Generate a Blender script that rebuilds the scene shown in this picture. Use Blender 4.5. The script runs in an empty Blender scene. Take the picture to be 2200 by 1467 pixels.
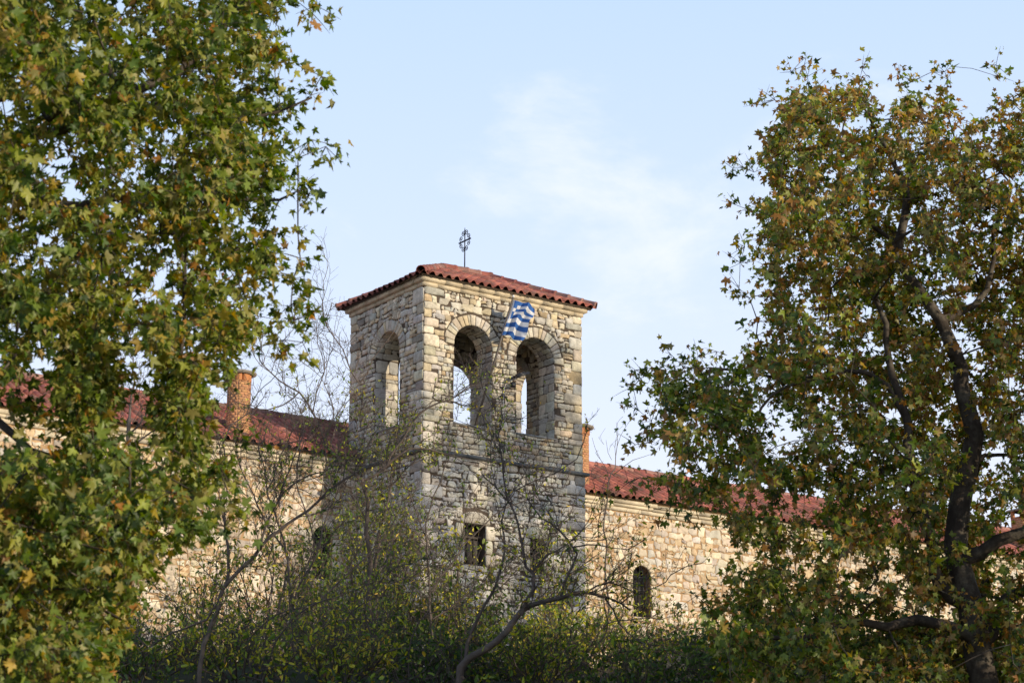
import bpy, math, random
import numpy as np
from mathutils import Vector, Matrix
rng = np.random.default_rng(11)
random.seed(5)
scene = bpy.context.scene
COL = scene.collection

# ------------------------------------------------------------------ camera frame and site axes
FPX = 4576.0
PITCH = math.radians(15.755)
YAW = math.radians(35.3)                       # direction the facade runs in
FV = np.array([0, math.cos(PITCH), math.sin(PITCH)])
UV = np.array([0, -math.sin(PITCH), math.cos(PITCH)])
RV = np.array([1.0, 0, 0])
def P(x, y, Y):
    """site point seen at photo pixel (x, y) at ground distance Y"""
    r = (x - 1100) * RV + FPX * FV - (y - 733.5) * UV
    return r * (Y / r[1])
UD = np.array([math.cos(YAW), math.sin(YAW), 0]); VD = np.array([-math.sin(YAW), math.cos(YAW), 0])
CORN = np.array([-1.9424, 45.0, 0.0])          # near corner of the tower on plan
def L2W(u, v, z): return CORN + u * UD + v * VD + np.array([0, 0, z])

SUN_AZ = math.radians(56); SUN_EL = math.radians(13)
SUN = np.array([math.sin(SUN_AZ) * math.cos(SUN_EL), -math.cos(SUN_AZ) * math.cos(SUN_EL), math.sin(SUN_EL)])

def ground_z(x, y):
    x = np.asarray(x, float); y = np.asarray(y, float)
    t = np.clip((y - 10) / 31.0, 0, 1); s = t * t * (3 - 2 * t)
    t2 = np.clip((y - 60) / 60.0, 0, 1)
    return -1.7 + 6.6 * s - 5.0 * t2 * t2 + 0.14 * np.sin(x * .55 + y * .31) + 0.10 * np.sin(x * 1.3 - y * .9)

# ------------------------------------------------------------------ mesh buffer
class MB:
    def __init__(self): self.V = []; self.F = []; self.C = []; self.n = 0
    def add(self, V, F, mat=0, col=(1, 1, 1)):
        V = np.asarray(V, float).reshape(-1, 3); F = np.asarray(F, int)
        if F.ndim == 1: F = F.reshape(1, -1)
        self.V.append(V); self.F.append((F + self.n, mat))
        c = np.asarray(col, float)
        self.C.append(np.tile(c, (len(V), 1)) if c.ndim == 1 else c)
        self.n += len(V)
    def box(self, x0, x1, y0, y1, z0, z1, mat=0, col=(1, 1, 1), fn=None, ch=0.0):
        c = np.array([[x, y, z] for z in (z0, z1) for y in (y0, y1) for x in (x0, x1)], float)
        if fn is not None: c = fn(c)
        self.add(c, [[0, 2, 3, 1], [4, 5, 7, 6], [0, 1, 5, 4], [2, 6, 7, 3], [0, 4, 6, 2], [1, 3, 7, 5]], mat, col)
    def tube(self, pts, rad, sides=6, mat=0, col=(1, 1, 1), cap=True):
        pts = np.asarray(pts, float); n = len(pts)
        rad = np.full(n, rad, float) if np.isscalar(rad) else np.asarray(rad, float)
        T = np.gradient(pts, axis=0); T /= np.linalg.norm(T, axis=1)[:, None] + 1e-12
        ref = np.array([0, 0, 1.0]) if abs(T[0][2]) < .9 else np.array([1.0, 0, 0])
        V = []
        a = np.linspace(0, 2 * math.pi, sides, endpoint=False)
        A = np.cross(T[0], ref); A /= np.linalg.norm(A)
        for i in range(n):
            A = A - T[i] * (A @ T[i]); A /= np.linalg.norm(A) + 1e-12
            B = np.cross(T[i], A)
            V.append(pts[i] + rad[i] * (np.cos(a)[:, None] * A + np.sin(a)[:, None] * B))
        V = np.concatenate(V)
        i = np.arange(n - 1)[:, None] * sides; j = np.arange(sides)[None]
        F = np.stack([i + j, i + (j + 1) % sides, i + sides + (j + 1) % sides, i + sides + j], -1).reshape(-1, 4)
        self.add(V, F, mat, col)
        if cap and sides >= 3:
            self.F.append((np.array([np.arange(sides)[::-1]]) + self.n - n * sides, mat))
            self.F.append((np.array([np.arange(sides)]) + self.n - sides, mat))
    def build(self, name, mats, parent=None, base=(0, 0, 0), smooth=False):
        V = np.concatenate(self.V) - np.asarray(base, float)
        C = np.concatenate(self.C)
        loops = np.concatenate([f.ravel() for f, m in self.F])
        sizes = np.concatenate([np.full(len(f), f.shape[1]) for f, m in self.F])
        mi = np.concatenate([np.full(len(f), m) for f, m in self.F])
        me = bpy.data.meshes.new(name)
        me.vertices.add(len(V)); me.vertices.foreach_set('co', V.astype(np.float32).ravel())
        me.loops.add(len(loops)); me.loops.foreach_set('vertex_index', loops.astype(np.int32))
        me.polygons.add(len(sizes))
        me.polygons.foreach_set('loop_start', np.concatenate([[0], np.cumsum(sizes)[:-1]]).astype(np.int32))
        me.polygons.foreach_set('material_index', mi.astype(np.int32))
        if smooth: me.polygons.foreach_set('use_smooth', np.ones(len(sizes), bool))
        at = me.color_attributes.new('tint', 'FLOAT_COLOR', 'POINT')
        at.data.foreach_set('color', np.concatenate([C, np.ones((len(C), 1))], 1).astype(np.float32).ravel())
        if not isinstance(mats, (list, tuple)): mats = [mats]
        for m in mats: me.materials.append(m)
        me.update(calc_edges=True); me.validate()
        o = bpy.data.objects.new(name, me); COL.objects.link(o)
        if parent: o.parent = parent
        return o

def tag(o, label=None, cat=None, group=None, kind=None):
    if label: o['label'] = label
    if cat: o['category'] = cat
    if group: o['group'] = group
    if kind: o['kind'] = kind
    return o
def empty(name, loc, rz=0.0):
    o = bpy.data.objects.new(name, None); COL.objects.link(o)
    o.location = loc; o.rotation_euler = (0, 0, rz); o.empty_display_size = .3
    return o

# ------------------------------------------------------------------ materials
def new_mat(name):
    m = bpy.data.materials.new(name); m.use_nodes = True
    nt = m.node_tree; nt.nodes.clear()
    return m, nt
def N(nt, typ, **kw):
    n = nt.nodes.new(typ)
    for k, v in kw.items():
        if k.startswith('i_'):
            n.inputs[k[2:].replace('_', ' ')].default_value = v
        else: setattr(n, k, v)
    return n
def surf_mat(name, base, rough=.85, vary=.35, nscale=6.0, bump=.4, bscale=30.0, dirt=None, dirt_amt=.0, dirt_scale=1.2, spec=.25, tinted=True, metal=0.0, streak=0.0):
    m, nt = new_mat(name); L = nt.links.new
    out = N(nt, 'ShaderNodeOutputMaterial'); b = N(nt, 'ShaderNodeBsdfPrincipled')
    b.inputs['Roughness'].default_value = rough; b.inputs['Specular IOR Level'].default_value = spec
    b.inputs['Metallic'].default_value = metal
    L(b.outputs[0], out.inputs[0])
    tc = N(nt, 'ShaderNodeTexCoord')
    nz = N(nt, 'ShaderNodeTexNoise'); nz.inputs['Scale'].default_value = nscale; nz.inputs['Detail'].default_value = 6; nz.inputs['Roughness'].default_value = .65
    L(tc.outputs['Object'], nz.inputs['Vector'])
    mr = N(nt, 'ShaderNodeMapRange'); mr.inputs['From Min'].default_value = .3; mr.inputs['From Max'].default_value = .7
    mr.inputs['To Min'].default_value = 1 - vary; mr.inputs['To Max'].default_value = 1 + vary
    L(nz.outputs['Fac'], mr.inputs['Value'])
    mul = N(nt, 'ShaderNodeVectorMath', operation='SCALE')
    if tinted:
        at = N(nt, 'ShaderNodeAttribute', attribute_name='tint')
        mm = N(nt, 'ShaderNodeVectorMath', operation='MULTIPLY'); mm.inputs[1].default_value = base
        L(at.outputs['Color'], mm.inputs[0]); L(mm.outputs[0], mul.inputs[0])
    else: mul.inputs[0].default_value = base
    L(mr.outputs[0], mul.inputs['Scale'])
    last = mul.outputs[0]
    if dirt is not None:
        n2 = N(nt, 'ShaderNodeTexNoise'); n2.inputs['Scale'].default_value = dirt_scale; n2.inputs['Detail'].default_value = 8; n2.inputs['Roughness'].default_value = .7
        L(tc.outputs['Object'], n2.inputs['Vector'])
        r2 = N(nt, 'ShaderNodeMapRange'); r2.inputs['From Min'].default_value = .48; r2.inputs['From Max'].default_value = .68
        r2.inputs['To Max'].default_value = dirt_amt
        L(n2.outputs['Fac'], r2.inputs['Value'])
        mx = N(nt, 'ShaderNodeMixRGB'); mx.inputs['Color2'].default_value = (*dirt, 1)
        L(r2.outputs[0], mx.inputs['Fac']); L(last, mx.inputs['Color1']); last = mx.outputs[0]
    if streak > 0:                            # rain streaks: stains drawn out down the wall
        mp = N(nt, 'ShaderNodeMapping'); mp.inputs['Scale'].default_value = (2.6, 2.6, .42); L(tc.outputs['Object'], mp.inputs['Vector'])
        n4 = N(nt, 'ShaderNodeTexNoise'); n4.inputs['Scale'].default_value = 1.0; n4.inputs['Detail'].default_value = 7; n4.inputs['Roughness'].default_value = .65; L(mp.outputs[0], n4.inputs['Vector'])
        r4 = N(nt, 'ShaderNodeMapRange'); r4.inputs['From Min'].default_value = .50; r4.inputs['From Max'].default_value = .72; r4.inputs['To Max'].default_value = streak; L(n4.outputs['Fac'], r4.inputs['Value'])
        m4 = N(nt, 'ShaderNodeMixRGB'); m4.inputs['Color2'].default_value = (.13, .115, .095, 1); L(r4.outputs[0], m4.inputs['Fac']); L(last, m4.inputs['Color1']); last = m4.outputs[0]
    L(last, b.inputs['Base Color'])
    if bump > 0:
        n3 = N(nt, 'ShaderNodeTexNoise'); n3.inputs['Scale'].default_value = bscale; n3.inputs['Detail'].default_value = 5
        L(tc.outputs['Object'], n3.inputs['Vector'])
        bp = N(nt, 'ShaderNodeBump'); bp.inputs['Strength'].default_value = bump; bp.inputs['Distance'].default_value = .02
        L(n3.outputs['Fac'], bp.inputs['Height']); L(bp.outputs[0], b.inputs['Normal'])
    return m
def leaf_mat(name, trans=.35, gloss=.08, rough=.4):
    m, nt = new_mat(name); L = nt.links.new
    out = N(nt, 'ShaderNodeOutputMaterial')
    at = N(nt, 'ShaderNodeAttribute', attribute_name='tint')
    d = N(nt, 'ShaderNodeBsdfDiffuse'); t = N(nt, 'ShaderNodeBsdfTranslucent'); g = N(nt, 'ShaderNodeBsdfGlossy')
    g.inputs['Roughness'].default_value = rough; g.inputs['Color'].default_value = (.9, .9, .85, 1)
    hs = N(nt, 'ShaderNodeHueSaturation'); hs.inputs['Saturation'].default_value = 1.15; hs.inputs['Value'].default_value = 1.3
    L(at.outputs['Color'], d.inputs['Color']); L(at.outputs['Color'], hs.inputs['Color']); L(hs.outputs[0], t.inputs['Color'])
    m1 = N(nt, 'ShaderNodeMixShader'); m1.inputs[0].default_value = trans
    L(d.outputs[0], m1.inputs[1]); L(t.outputs[0], m1.inputs[2])
    m2 = N(nt, 'ShaderNodeMixShader'); m2.inputs[0].default_value = gloss
    L(m1.outputs[0], m2.inputs[1]); L(g.outputs[0], m2.inputs[2]); L(m2.outputs[0], out.inputs[0])
    return m

M = {}
M['stone'] = surf_mat('tower_stone', (1.06, 1.05, 1.03), .9, .25, 9, .8, 26, (.10, .085, .06), .40, 3.0, streak=.45)
M['mortar'] = surf_mat('tower_mortar', (.078, .058, .042), .95, .35, 5, .6, 40, (.05, .04, .03), .5, 2.0, tinted=False)
M['wingstone'] = surf_mat('wing_stone', (.97, .95, .93), .9, .2, 8, .7, 24, (.25, .19, .12), .4, 2.2, streak=.4)
M['wingmortar'] = surf_mat('wing_mortar', (.36, .235, .125), .95, .3, 5, .5, 40, (.22, .14, .08), .5, 1.6, tinted=False)
M['cornice'] = surf_mat('cornice_stone', (.50, .425, .30), .85, .15, 6, .35, 30, (.16, .12, .07), .45, 2.4)
M['render'] = surf_mat('eave_mortar', (.50, .34, .20), .95, .2, 4, .5, 26, tinted=False)
M['slate'] = surf_mat('slate', (.10, .105, .105), .8, .3, 7, .5, 30, tinted=True)
M['tile'] = surf_mat('roof_tile', (1, 1, 1), .8, .22, 7, .3, 30, (.10, .075, .055), .75, 2.6)
M['brick'] = None
M['cement'] = surf_mat('cement', (.30, .28, .25), .9, .25, 8, .4, 30, (.08, .07, .06), .5, 4, tinted=False)
M['dark'] = surf_mat('dark_void', (.012, .011, .01), .8, .2, 8, 0, tinted=False)
M['wood'] = surf_mat('weathered_wood', (.10, .085, .07), .8, .35, 14, .4, 40, tinted=False)
M['iron'] = surf_mat('wrought_iron', (.018, .025, .045), .5, .3, 30, 0, tinted=False, spec=.5)
M['black'] = surf_mat('black_paint', (.015, .015, .017), .45, .3, 30, 0, tinted=False, spec=.5)
M['cable'] = surf_mat('white_cable', (.55, .55, .52), .5, .1, 30, 0, tinted=False)
M['pole'] = surf_mat('pole_wood', (.10, .085, .07), .6, .25, 20, .2, 40, tinted=False)
M['knob'] = surf_mat('white_knob', (.7, .7, .68), .4, .1, 20, 0, tinted=False)
M['bark'] = surf_mat('plane_bark', (.048, .038, .030), .9, .5, 5, 1.0, 14, (.19, .17, .13), .6, 3.2, tinted=False)
M['bark2'] = surf_mat('grey_bark', (.125, .098, .082), .9, .35, 8, .6, 22, (.05, .06, .03), .4, 4.0, tinted=False)
M['planeleaf'] = leaf_mat('plane_leaf', .44, .03, .5)
M['shrubleaf'] = leaf_mat('shrub_leaf', .35, .03, .5)
M['fruit'] = surf_mat('seed_ball', (.09, .06, .035), .95, .3, 60, .5, 120, tinted=False)
M['turquoise'] = surf_mat('turquoise_paint', (.20, .50, .44), .6, .15, 12, .1, 30, tinted=False)

def brick_mat():
    m, nt = new_mat('chimney_brick'); L = nt.links.new
    out = N(nt, 'ShaderNodeOutputMaterial'); b = N(nt, 'ShaderNodeBsdfPrincipled'); b.inputs['Roughness'].default_value = .9
    b.inputs['Specular IOR Level'].default_value = .2
    L(b.outputs[0], out.inputs[0])
    at = N(nt, 'ShaderNodeAttribute', attribute_name='tint')
    tc = N(nt, 'ShaderNodeTexCoord'); nz = N(nt, 'ShaderNodeTexNoise'); nz.inputs['Scale'].default_value = 7; nz.inputs['Detail'].default_value = 6
    L(tc.outputs['Object'], nz.inputs['Vector'])
    mx = N(nt, 'ShaderNodeMixRGB'); mx.blend_type = 'MULTIPLY'; mx.inputs['Fac'].default_value = .45
    cr = N(nt, 'ShaderNodeValToRGB'); cr.color_ramp.elements[0].position = .3; cr.color_ramp.elements[0].color = (.68, .66, .66, 1); cr.color_ramp.elements[1].position = .65
    L(nz.outputs['Fac'], cr.inputs[0]); L(at.outputs['Color'], mx.inputs['Color1']); L(cr.outputs[0], mx.inputs['Color2'])
    L(mx.outputs[0], b.inputs['Base Color'])
    return m
M['brick'] = brick_mat()

# ------------------------------------------------------------------ masonry
STONE_PAL = np.array([(.51, .47, .385), (.49, .47, .415), (.43, .42, .395), (.36, .355, .34), (.50, .42, .30), (.39, .30, .20), (.27, .25, .23), (.44, .39, .33), (.57, .53, .45)])
STONE_W = np.array([.24, .20, .16, .08, .08, .035, .025, .06, .12]); STONE_W /= STONE_W.sum()
WING_PAL = np.array([(.60, .52, .39), (.55, .47, .36), (.64, .57, .45), (.50, .38, .24), (.50, .46, .40), (.42, .37, .32), (.58, .44, .27)])
WING_W = np.array([.28, .2, .16, .1, .12, .06, .08]); WING_W /= WING_W.sum()

def rect_poly(x0, x1, y0, y1, j, skew=0.0, g=.0075):
    """twelve-point rounded stone outline"""
    w = x1 - x0; h = y1 - y0
    x0 += g; x1 -= g; y0 += g; y1 -= g
    c = np.array([(x0, y0), (x1, y0), (x1, y1), (x0, y1)]) + rng.uniform(-1, 1, (4, 2)) * np.array([min(w, .3), min(h, .3)]) * skew
    out = []
    cu = rng.uniform(.05, .16, 4)
    for k in range(4):
        a, b = c[k], c[(k + 1) % 4]
        for t in (cu[k], .5 + rng.uniform(-.1, .1), 1 - cu[(k + 1) % 4]): out.append(a + (b - a) * t)
    return np.array(out) + rng.uniform(-j, j, (12, 2))

class Void:                                     # arched or square hole in a course of stones
    def __init__(self, cx, w, zb, zs, ring=.0, side=.0): self.cx, self.w, self.zb, self.zs, self.ring, self.side = cx, w, zb, zs, ring, side
    def push(self, poly):
        p = poly.copy(); dx = p[:, 0] - self.cx; R = self.w + self.ring; W = self.w + self.side
        above = p[:, 1] >= self.zs; ina = np.zeros(len(p), bool)
        if self.ring is not None and self.ring >= 0:
            r = np.hypot(dx, p[:, 1] - self.zs); ina = above & (r < R)
            s = np.where(r > 1e-6, (R + .008) / np.maximum(r, 1e-6), 1)
            p[ina, 0] = self.cx + dx[ina] * s[ina]; p[ina, 1] = self.zs + (poly[ina, 1] - self.zs) * s[ina]
        inb = (~above) & (np.abs(dx) < W) & (p[:, 1] > self.zb)
        p[inb, 0] = self.cx + np.sign(dx[inb] + 1e-9) * W
        return p, (ina | inb)
    def inside(self, q):
        dx = q[0] - self.cx
        if q[1] >= self.zs: return self.ring >= 0 and math.hypot(dx, q[1] - self.zs) < self.w + self.ring
        return abs(dx) < self.w + self.side and q[1] > self.zb

def course(x0, x1, z0, z1, hmin, hmax, quoins=(True, True), voids=(), j=.008, skew=.05, amin=.6, amax=2.7, qh=(.2, .34), gap=.0055):
    polys = []
    def rect_poly(*a, **k): return globals()['rect_poly'](*a, g=gap, **k)
    def keep(poly):
        c = poly.mean(0)
        for v in voids:
            if v.inside(c): return
            q, m = v.push(poly)
            if m.sum() > 7: return
            poly = q
        x, y = poly[:, 0], poly[:, 1]
        A = .5 * abs(np.dot(x, np.roll(y, -1)) - np.dot(y, np.roll(x, -1)))
        if A > .0022: polys.append(poly)
    qs = []
    for side in (0, 1):
        lst = []
        if quoins[side]:
            z = z0; alt = 0
            while z < z1 - .05:
                h = random.uniform(*qh)
                if z + h > z1 - .12: h = z1 - z
                w = (.26, .44)[alt] * random.uniform(.8, 1.2); alt ^= 1
                lst.append((z, z + h, w))
                if side == 0: keep(rect_poly(x0 - .002, x0 + w, z, z + h, j * .6, .02))
                else: keep(rect_poly(x1 - w, x1 + .002, z, z + h, j * .6, .02))
                z += h
        qs.append(lst)
    def qw(side, z):
        for a, b, w in qs[side]:
            if a <= z < b: return w
        return 0
    z = z0
    ph = random.uniform(0, 6)
    while z < z1 - .03:
        h = random.uniform(hmin, hmax)
        if z + h > z1 - .06: h = z1 - z
        zm = z + h / 2
        a = x0 + qw(0, zm); b = x1 - qw(1, zm); x = a
        while x < b - .03:
            w = h * random.uniform(amin, amax)
            if x + w > b - .09: w = b - x
            dz = .018 * math.sin(x * 2.1 + z * 3 + ph)
            r = random.random()
            if r < .16 and h > .13:
                k = random.uniform(.35, .65)
                keep(rect_poly(x, x + w, z + dz, z + dz + h * k, j, skew)); keep(rect_poly(x, x + w, z + dz + h * k, z + dz + h, j, skew))
            elif r < .24 and w > .2:
                k = random.uniform(.3, .7); m = random.uniform(.4, .6)
                keep(rect_poly(x, x + w * k, z + dz, z + dz + h, j, skew)); keep(rect_poly(x + w * k, x + w, z + dz, z + dz + h * m, j, skew)); keep(rect_poly(x + w * k, x + w, z + dz + h * m, z + dz + h, j, skew))
            else: keep(rect_poly(x, x + w, z + dz, z + dz + h, j, skew))
            x += w
        z += h
    return polys

def voussoirs(cx, zs, w, ring, n):
    polys = []; ang = np.linspace(0, math.pi, n + 1); ang[1:-1] += rng.uniform(-.25, .25, n - 1) * (math.pi / n)
    for k in range(n):
        a0, a1 = ang[k] + .010, ang[k + 1] - .010; ro = w + ring * random.uniform(.82, 1.0); ri = w + .002
        aa = np.linspace(a0, a1, 4)
        pts = [(ri, a) for a in aa] + [(ri + (ro - ri) * t, a1) for t in (.35, .7)] + [(ro, a) for a in aa[::-1]] + [(ri + (ro - ri) * t, a0) for t in (.7, .35)]
        p = np.array([(cx + r * math.cos(a), zs + r * math.sin(a)) for r, a in pts]) + rng.uniform(-.004, .004, (12, 2))
        polys.append(p)
    return polys

def lay(mb, polys, fmap, pal, pw, mat, out=(.010, .030), sink=.05, shrink=.007, hue=1.0, dark_tl=None):
    """raise each outline into a stone with chamfered edges and an uneven face"""
    if not polys: return
    A = np.array(polys); n = len(A); c = A.mean(1, keepdims=True)
    h = rng.uniform(out[0], out[1], n)
    size = np.sqrt(((A - c) ** 2).sum(-1)).mean(1)
    s2 = 1 - np.clip(shrink / size, 0, .45)
    r0 = A; r2 = c + (A - c) * s2[:, None, None]
    r3 = c + (A - c) * (s2 * .5)[:, None, None]
    def pt(R, o): return fmap(R[..., 0], R[..., 1], o)
    ones = np.ones((n, 12))
    V = np.stack([pt(r0, -sink * ones), pt(r0, (h * .45)[:, None] * ones), pt(r2, h[:, None] + rng.uniform(-.004, .004, (n, 12))),
                  pt(r3, h[:, None] + rng.uniform(-.002, .010, (n, 12)))], 1)       # n,4,12,3
    V = np.concatenate([V.reshape(n, 48, 3), pt(c, h[:, None] + .006)], 1)          # n,49,3
    i = np.arange(12); jn = (i + 1) % 12
    quads = np.concatenate([np.stack([k * 12 + i, k * 12 + jn, (k + 1) * 12 + jn, (k + 1) * 12 + i], 1) for k in range(3)])
    tris = np.stack([36 + i, 36 + jn, np.full(12, 48)], 1)
    off = np.arange(n)[:, None, None] * 49
    col = pal[rng.choice(len(pal), n, p=pw)] * rng.uniform(.8, 1.18, (n, 1)) * rng.uniform(.97, 1.03, (n, 3)) * hue
    cc = np.repeat(col, 49, 0)
    b = mb.n
    mb.add(V.reshape(-1, 3), (off + quads[None]).reshape(-1, 4), mat, cc)
    mb.F.append(((off + tris[None]).reshape(-1, 3) + b, mat))

def arch_wall(mb, fmap, s0, s1, z0, z1, t, opens, mat=0, jambs=True):
    """wall slab with arched or square openings; fmap(s, z, out) with out = -t on the inner side"""
    bp = {s0, s1}
    for o in opens:
        if o['arch']:
            for a in np.linspace(0, math.pi, 15): bp.add(o['cx'] - o['w'] * math.cos(a))
        else: bp.update((o['cx'] - o['w'], o['cx'] + o['w']))
    bp = sorted(bp)
    def top(o, s):
        return o['zs'] + (math.sqrt(max(0, o['w'] ** 2 - (s - o['cx']) ** 2)) if o['arch'] else 0)
    def q(pts): mb.add(np.array([fmap(*p) for p in pts]), [[0, 1, 2, 3]], mat)
    for a, b in zip(bp[:-1], bp[1:]):
        if b - a < 1e-7: continue
        m = (a + b) / 2; oo = [o for o in opens if abs(m - o['cx']) < o['w']]
        if not oo:
            for d in (0, -t): q([(a, z0, d), (b, z0, d), (b, z1, d), (a, z1, d)])
        else:
            o = oo[0]
            for d in (0, -t):
                if o['zb'] > z0: q([(a, z0, d), (b, z0, d), (b, o['zb'], d), (a, o['zb'], d)])
                q([(a, top(o, a), d), (b, top(o, b), d), (b, z1, d), (a, z1, d)])
            q([(a, top(o, a), 0), (b, top(o, b), 0), (b, top(o, b), -t), (a, top(o, a), -t)])
            q([(a, o['zb'], 0), (b, o['zb'], 0), (b, o['zb'], -t), (a, o['zb'], -t)])
    for o in opens:
        for s in (o['cx'] - o['w'], o['cx'] + o['w']):
            q([(s, o['zb'], 0), (s, o['zs'], 0), (s, o['zs'], -t), (s, o['zb'], -t)])
    for s in (s0, s1): q([(s, z0, 0), (s, z1, 0), (s, z1, -t), (s, z0, -t)])
    for z in (z0, z1): q([(s0, z, 0), (s1, z, 0), (s1, z, -t), (s0, z, -t)])

def st(*a): return np.stack(np.broadcast_arrays(*a), -1).astype(float)

# ------------------------------------------------------------------ roof tiles
TILE_PAL = np.array([(.30, .100, .074), (.27, .090, .070), (.33, .118, .086), (.235, .082, .070), (.34, .135, .10)])
def tiles(mb, O, E, S, ncol, nrow, pitch, run, keep=None, amp=.042, clip=None):
    """rows of curved tiles; O eave corner, E along the eave, S up the slope"""
    O = np.asarray(O, float); E = np.asarray(E, float); S = np.asarray(S, float); Nn = np.cross(E, S)
    if Nn[2] < 0: Nn = -Nn
    prof = [(0, -.016), (.05, .010), (.16, .044), (.33, .062), (.50, .044), (.61, .010), (.66, -.016), (.83, -.030), (1.0, -.016)]
    px = np.array([p[0] for p in prof]); pz = np.array([p[1] for p in prof]) * (amp / .048)
    n = len(px)
    for r in range(nrow):
        for c in range(ncol):
            cen = O + E * (c + .4) * pitch + S * (r + .5) * run
            if keep is not None and not keep(cen, c, r): continue
            x = (c + px) * pitch + rng.uniform(-.004, .004); lift = rng.uniform(.012, .026); yj = rng.normal(0, .012)
            y0 = r * run - .02 + yj; y1 = (r + 1) * run + .015
            if clip is not None:
                lo0, hi0 = clip(max(y0, 0)); lo1, hi1 = clip(y1)
                xa = np.clip(x, lo0, hi0); xb = np.clip(x, lo1, hi1)
            else: xa = xb = x
            if xa[-1] - xa[0] < .02 and xb[-1] - xb[0] < .02: continue
            A = O + xa[:, None] * E + y0 * S + (pz + lift)[:, None] * Nn
            B = O + xb[:, None] * E + y1 * S + pz[:, None] * Nn
            Cc = A - Nn * .016 + S * .004
            i = np.arange(n - 1)
            F = np.concatenate([np.stack([i, i + 1, n + i + 1, n + i], 1), np.stack([2 * n + i, 2 * n + i + 1, i + 1, i], 1)])
            col = TILE_PAL[rng.integers(len(TILE_PAL))] * rng.uniform(.66, 1.25)
            if rng.random() < .10: col = col * .5 + np.array([.05, .045, .035])
            mb.add(np.concatenate([A, B, Cc]), F, 0, col)
def ridge_tiles(mb, A, B, r=.10, step=.34, up=(0, 0, 1)):
    A = np.asarray(A, float); B = np.asarray(B, float); d = B - A; Ln = np.linalg.norm(d); d /= Ln
    side = np.cross(d, up); side /= np.linalg.norm(side); upv = np.cross(side, d)
    k = max(1, int(round(Ln / step))); a = np.linspace(-.25, math.pi + .25, 9)
    for i in range(k):
        y0 = Ln * i / k - .03; y1 = Ln * (i + 1) / k
        R0 = r * 1.12 * rng.uniform(.96, 1.05); R1 = r * .92
        g = []
        for y, R in ((y0, R0), (y0 + .05, R0), (y0 + .055, R0 * .93), (y1, R1)):
            g.append(A + d * y + R * (np.cos(a)[:, None] * side + np.sin(a)[:, None] * upv))
        g.append(A + d * y0 + (R0 - .018) * (np.cos(a)[:, None] * side + np.sin(a)[:, None] * upv))
        n = 9; ii = np.arange(n - 1); F = [np.stack([k2 * n + ii, k2 * n + ii + 1, (k2 + 1) * n + ii + 1, (k2 + 1) * n + ii], 1) for k2 in range(3)]
        F.append(np.stack([4 * n + ii, 4 * n + ii + 1, ii + 1, ii], 1))
        col = TILE_PAL[rng.integers(len(TILE_PAL))] * rng.uniform(.75, 1.1)
        if rng.random() < .35: col = col * .6 + np.array([.10, .085, .07])
        mb.add(np.concatenate(g), np.concatenate(F), 0, col)

# ================================================================== SETTING: ground
def build_ground():
    xs = np.concatenate([np.linspace(-400, -40, 16), np.linspace(-38, 60, 120), np.linspace(65, 400, 16)])
    ys = np.concatenate([np.linspace(-60, 4, 14), np.linspace(5, 62, 80), np.linspace(66, 700, 24)])
    X, Y = np.meshgrid(xs, ys); Z = ground_z(X, Y)
    near = (Y > 5) & (Y < 62)
    Z = Z + np.where(near, rng.normal(0, .03, Z.shape), 0)
    nx = len(xs); i = np.arange(len(ys) - 1)[:, None] * nx; j = np.arange(nx - 1)[None]
    F = np.stack([i + j, i + j + 1, i + nx + j + 1, i + nx + j], -1).reshape(-1, 4)
    mb = MB(); mb.add(np.stack([X, Y, Z], -1).reshape(-1, 3), F)
    g = surf_mat('earth_and_litter', (.075, .062, .035), .95, .5, 1.5, .8, 6, (.05, .07, .02), .7, .5, tinted=False)
    o = mb.build('ground', g, smooth=True); tag(o, kind='structure')
build_ground()

# ================================================================== BELL TOWER
W, D, T = 4.34, 3.10, .60
ZB, ZSTR, ZTOP = 4.3, 10.25, 13.98
GZ = 4.4
tower = empty('bell_tower', (CORN[0], CORN[1], GZ), YAW)
tag(tower, 'square rubble stone bell tower with open arches and a red tiled hipped roof', 'bell tower')
TB = (0, 0, GZ)
def fF(s, z, o): return st(s, -np.asarray(o, float), z)              # front face
def fL(s, z, o): return st(-np.asarray(o, float), s, z)              # side face towards the shade
def fR(s, z, o): return st(W + np.asarray(o, float), s, z)
def fB(s, z, o): return st(s, D + np.asarray(o, float), z)
def fBi(s, z, o): return st(s, D - T - np.asarray(o, float), z)      # inner face of the back wall
def fRi(s, z, o): return st(W - T - np.asarray(o, float), s, z)
OF = [dict(cx=1.315, w=.515, zb=10.95, zs=12.76, arch=True), dict(cx=3.025, w=.535, zb=10.95, zs=12.74, arch=True)]
OL = [dict(cx=1.47, w=.52, zb=10.98, zs=12.74, arch=True)]
OB = [dict(cx=1.46, w=.52, zb=10.95, zs=12.75, arch=True), dict(cx=2.84, w=.52, zb=10.95, zs=12.75, arch=True)]
OR = [dict(cx=1.86, w=.53, zb=10.95, zs=12.62, arch=True)]
def reveal(mb, fm, o, t, flip=1):
    """stones on jambs and soffit of an arch; fm is the wall face map"""
    w, cx, zs, zb = o['w'], o['cx'], o['zs'], o['zb']
    for sg in (-1, 1):
        ps = course(0, t, zb, zs, .16, .27, (False, False), (), .006, .03, .9, 2.2)
        lay(mb, ps, lambda d, z, out, sg=sg: fm(cx + sg * (w - np.asarray(out)), z, -np.asarray(d) - .002), STONE_PAL, STONE_W, 1, (.002, .010), .03)
    ps = course(0, t, 0, math.pi * w, .10, .16, (False, False), (), .005, .03, 1.2, 3)
    lay(mb, ps, lambda d, a, out: fm(cx + (w - np.asarray(out)) * np.cos(a / w), zs + (w - np.asarray(out)) * np.sin(a / w), -np.asarray(d) - .002), STONE_PAL, STONE_W, 1, (.002, .010), .03)
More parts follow.
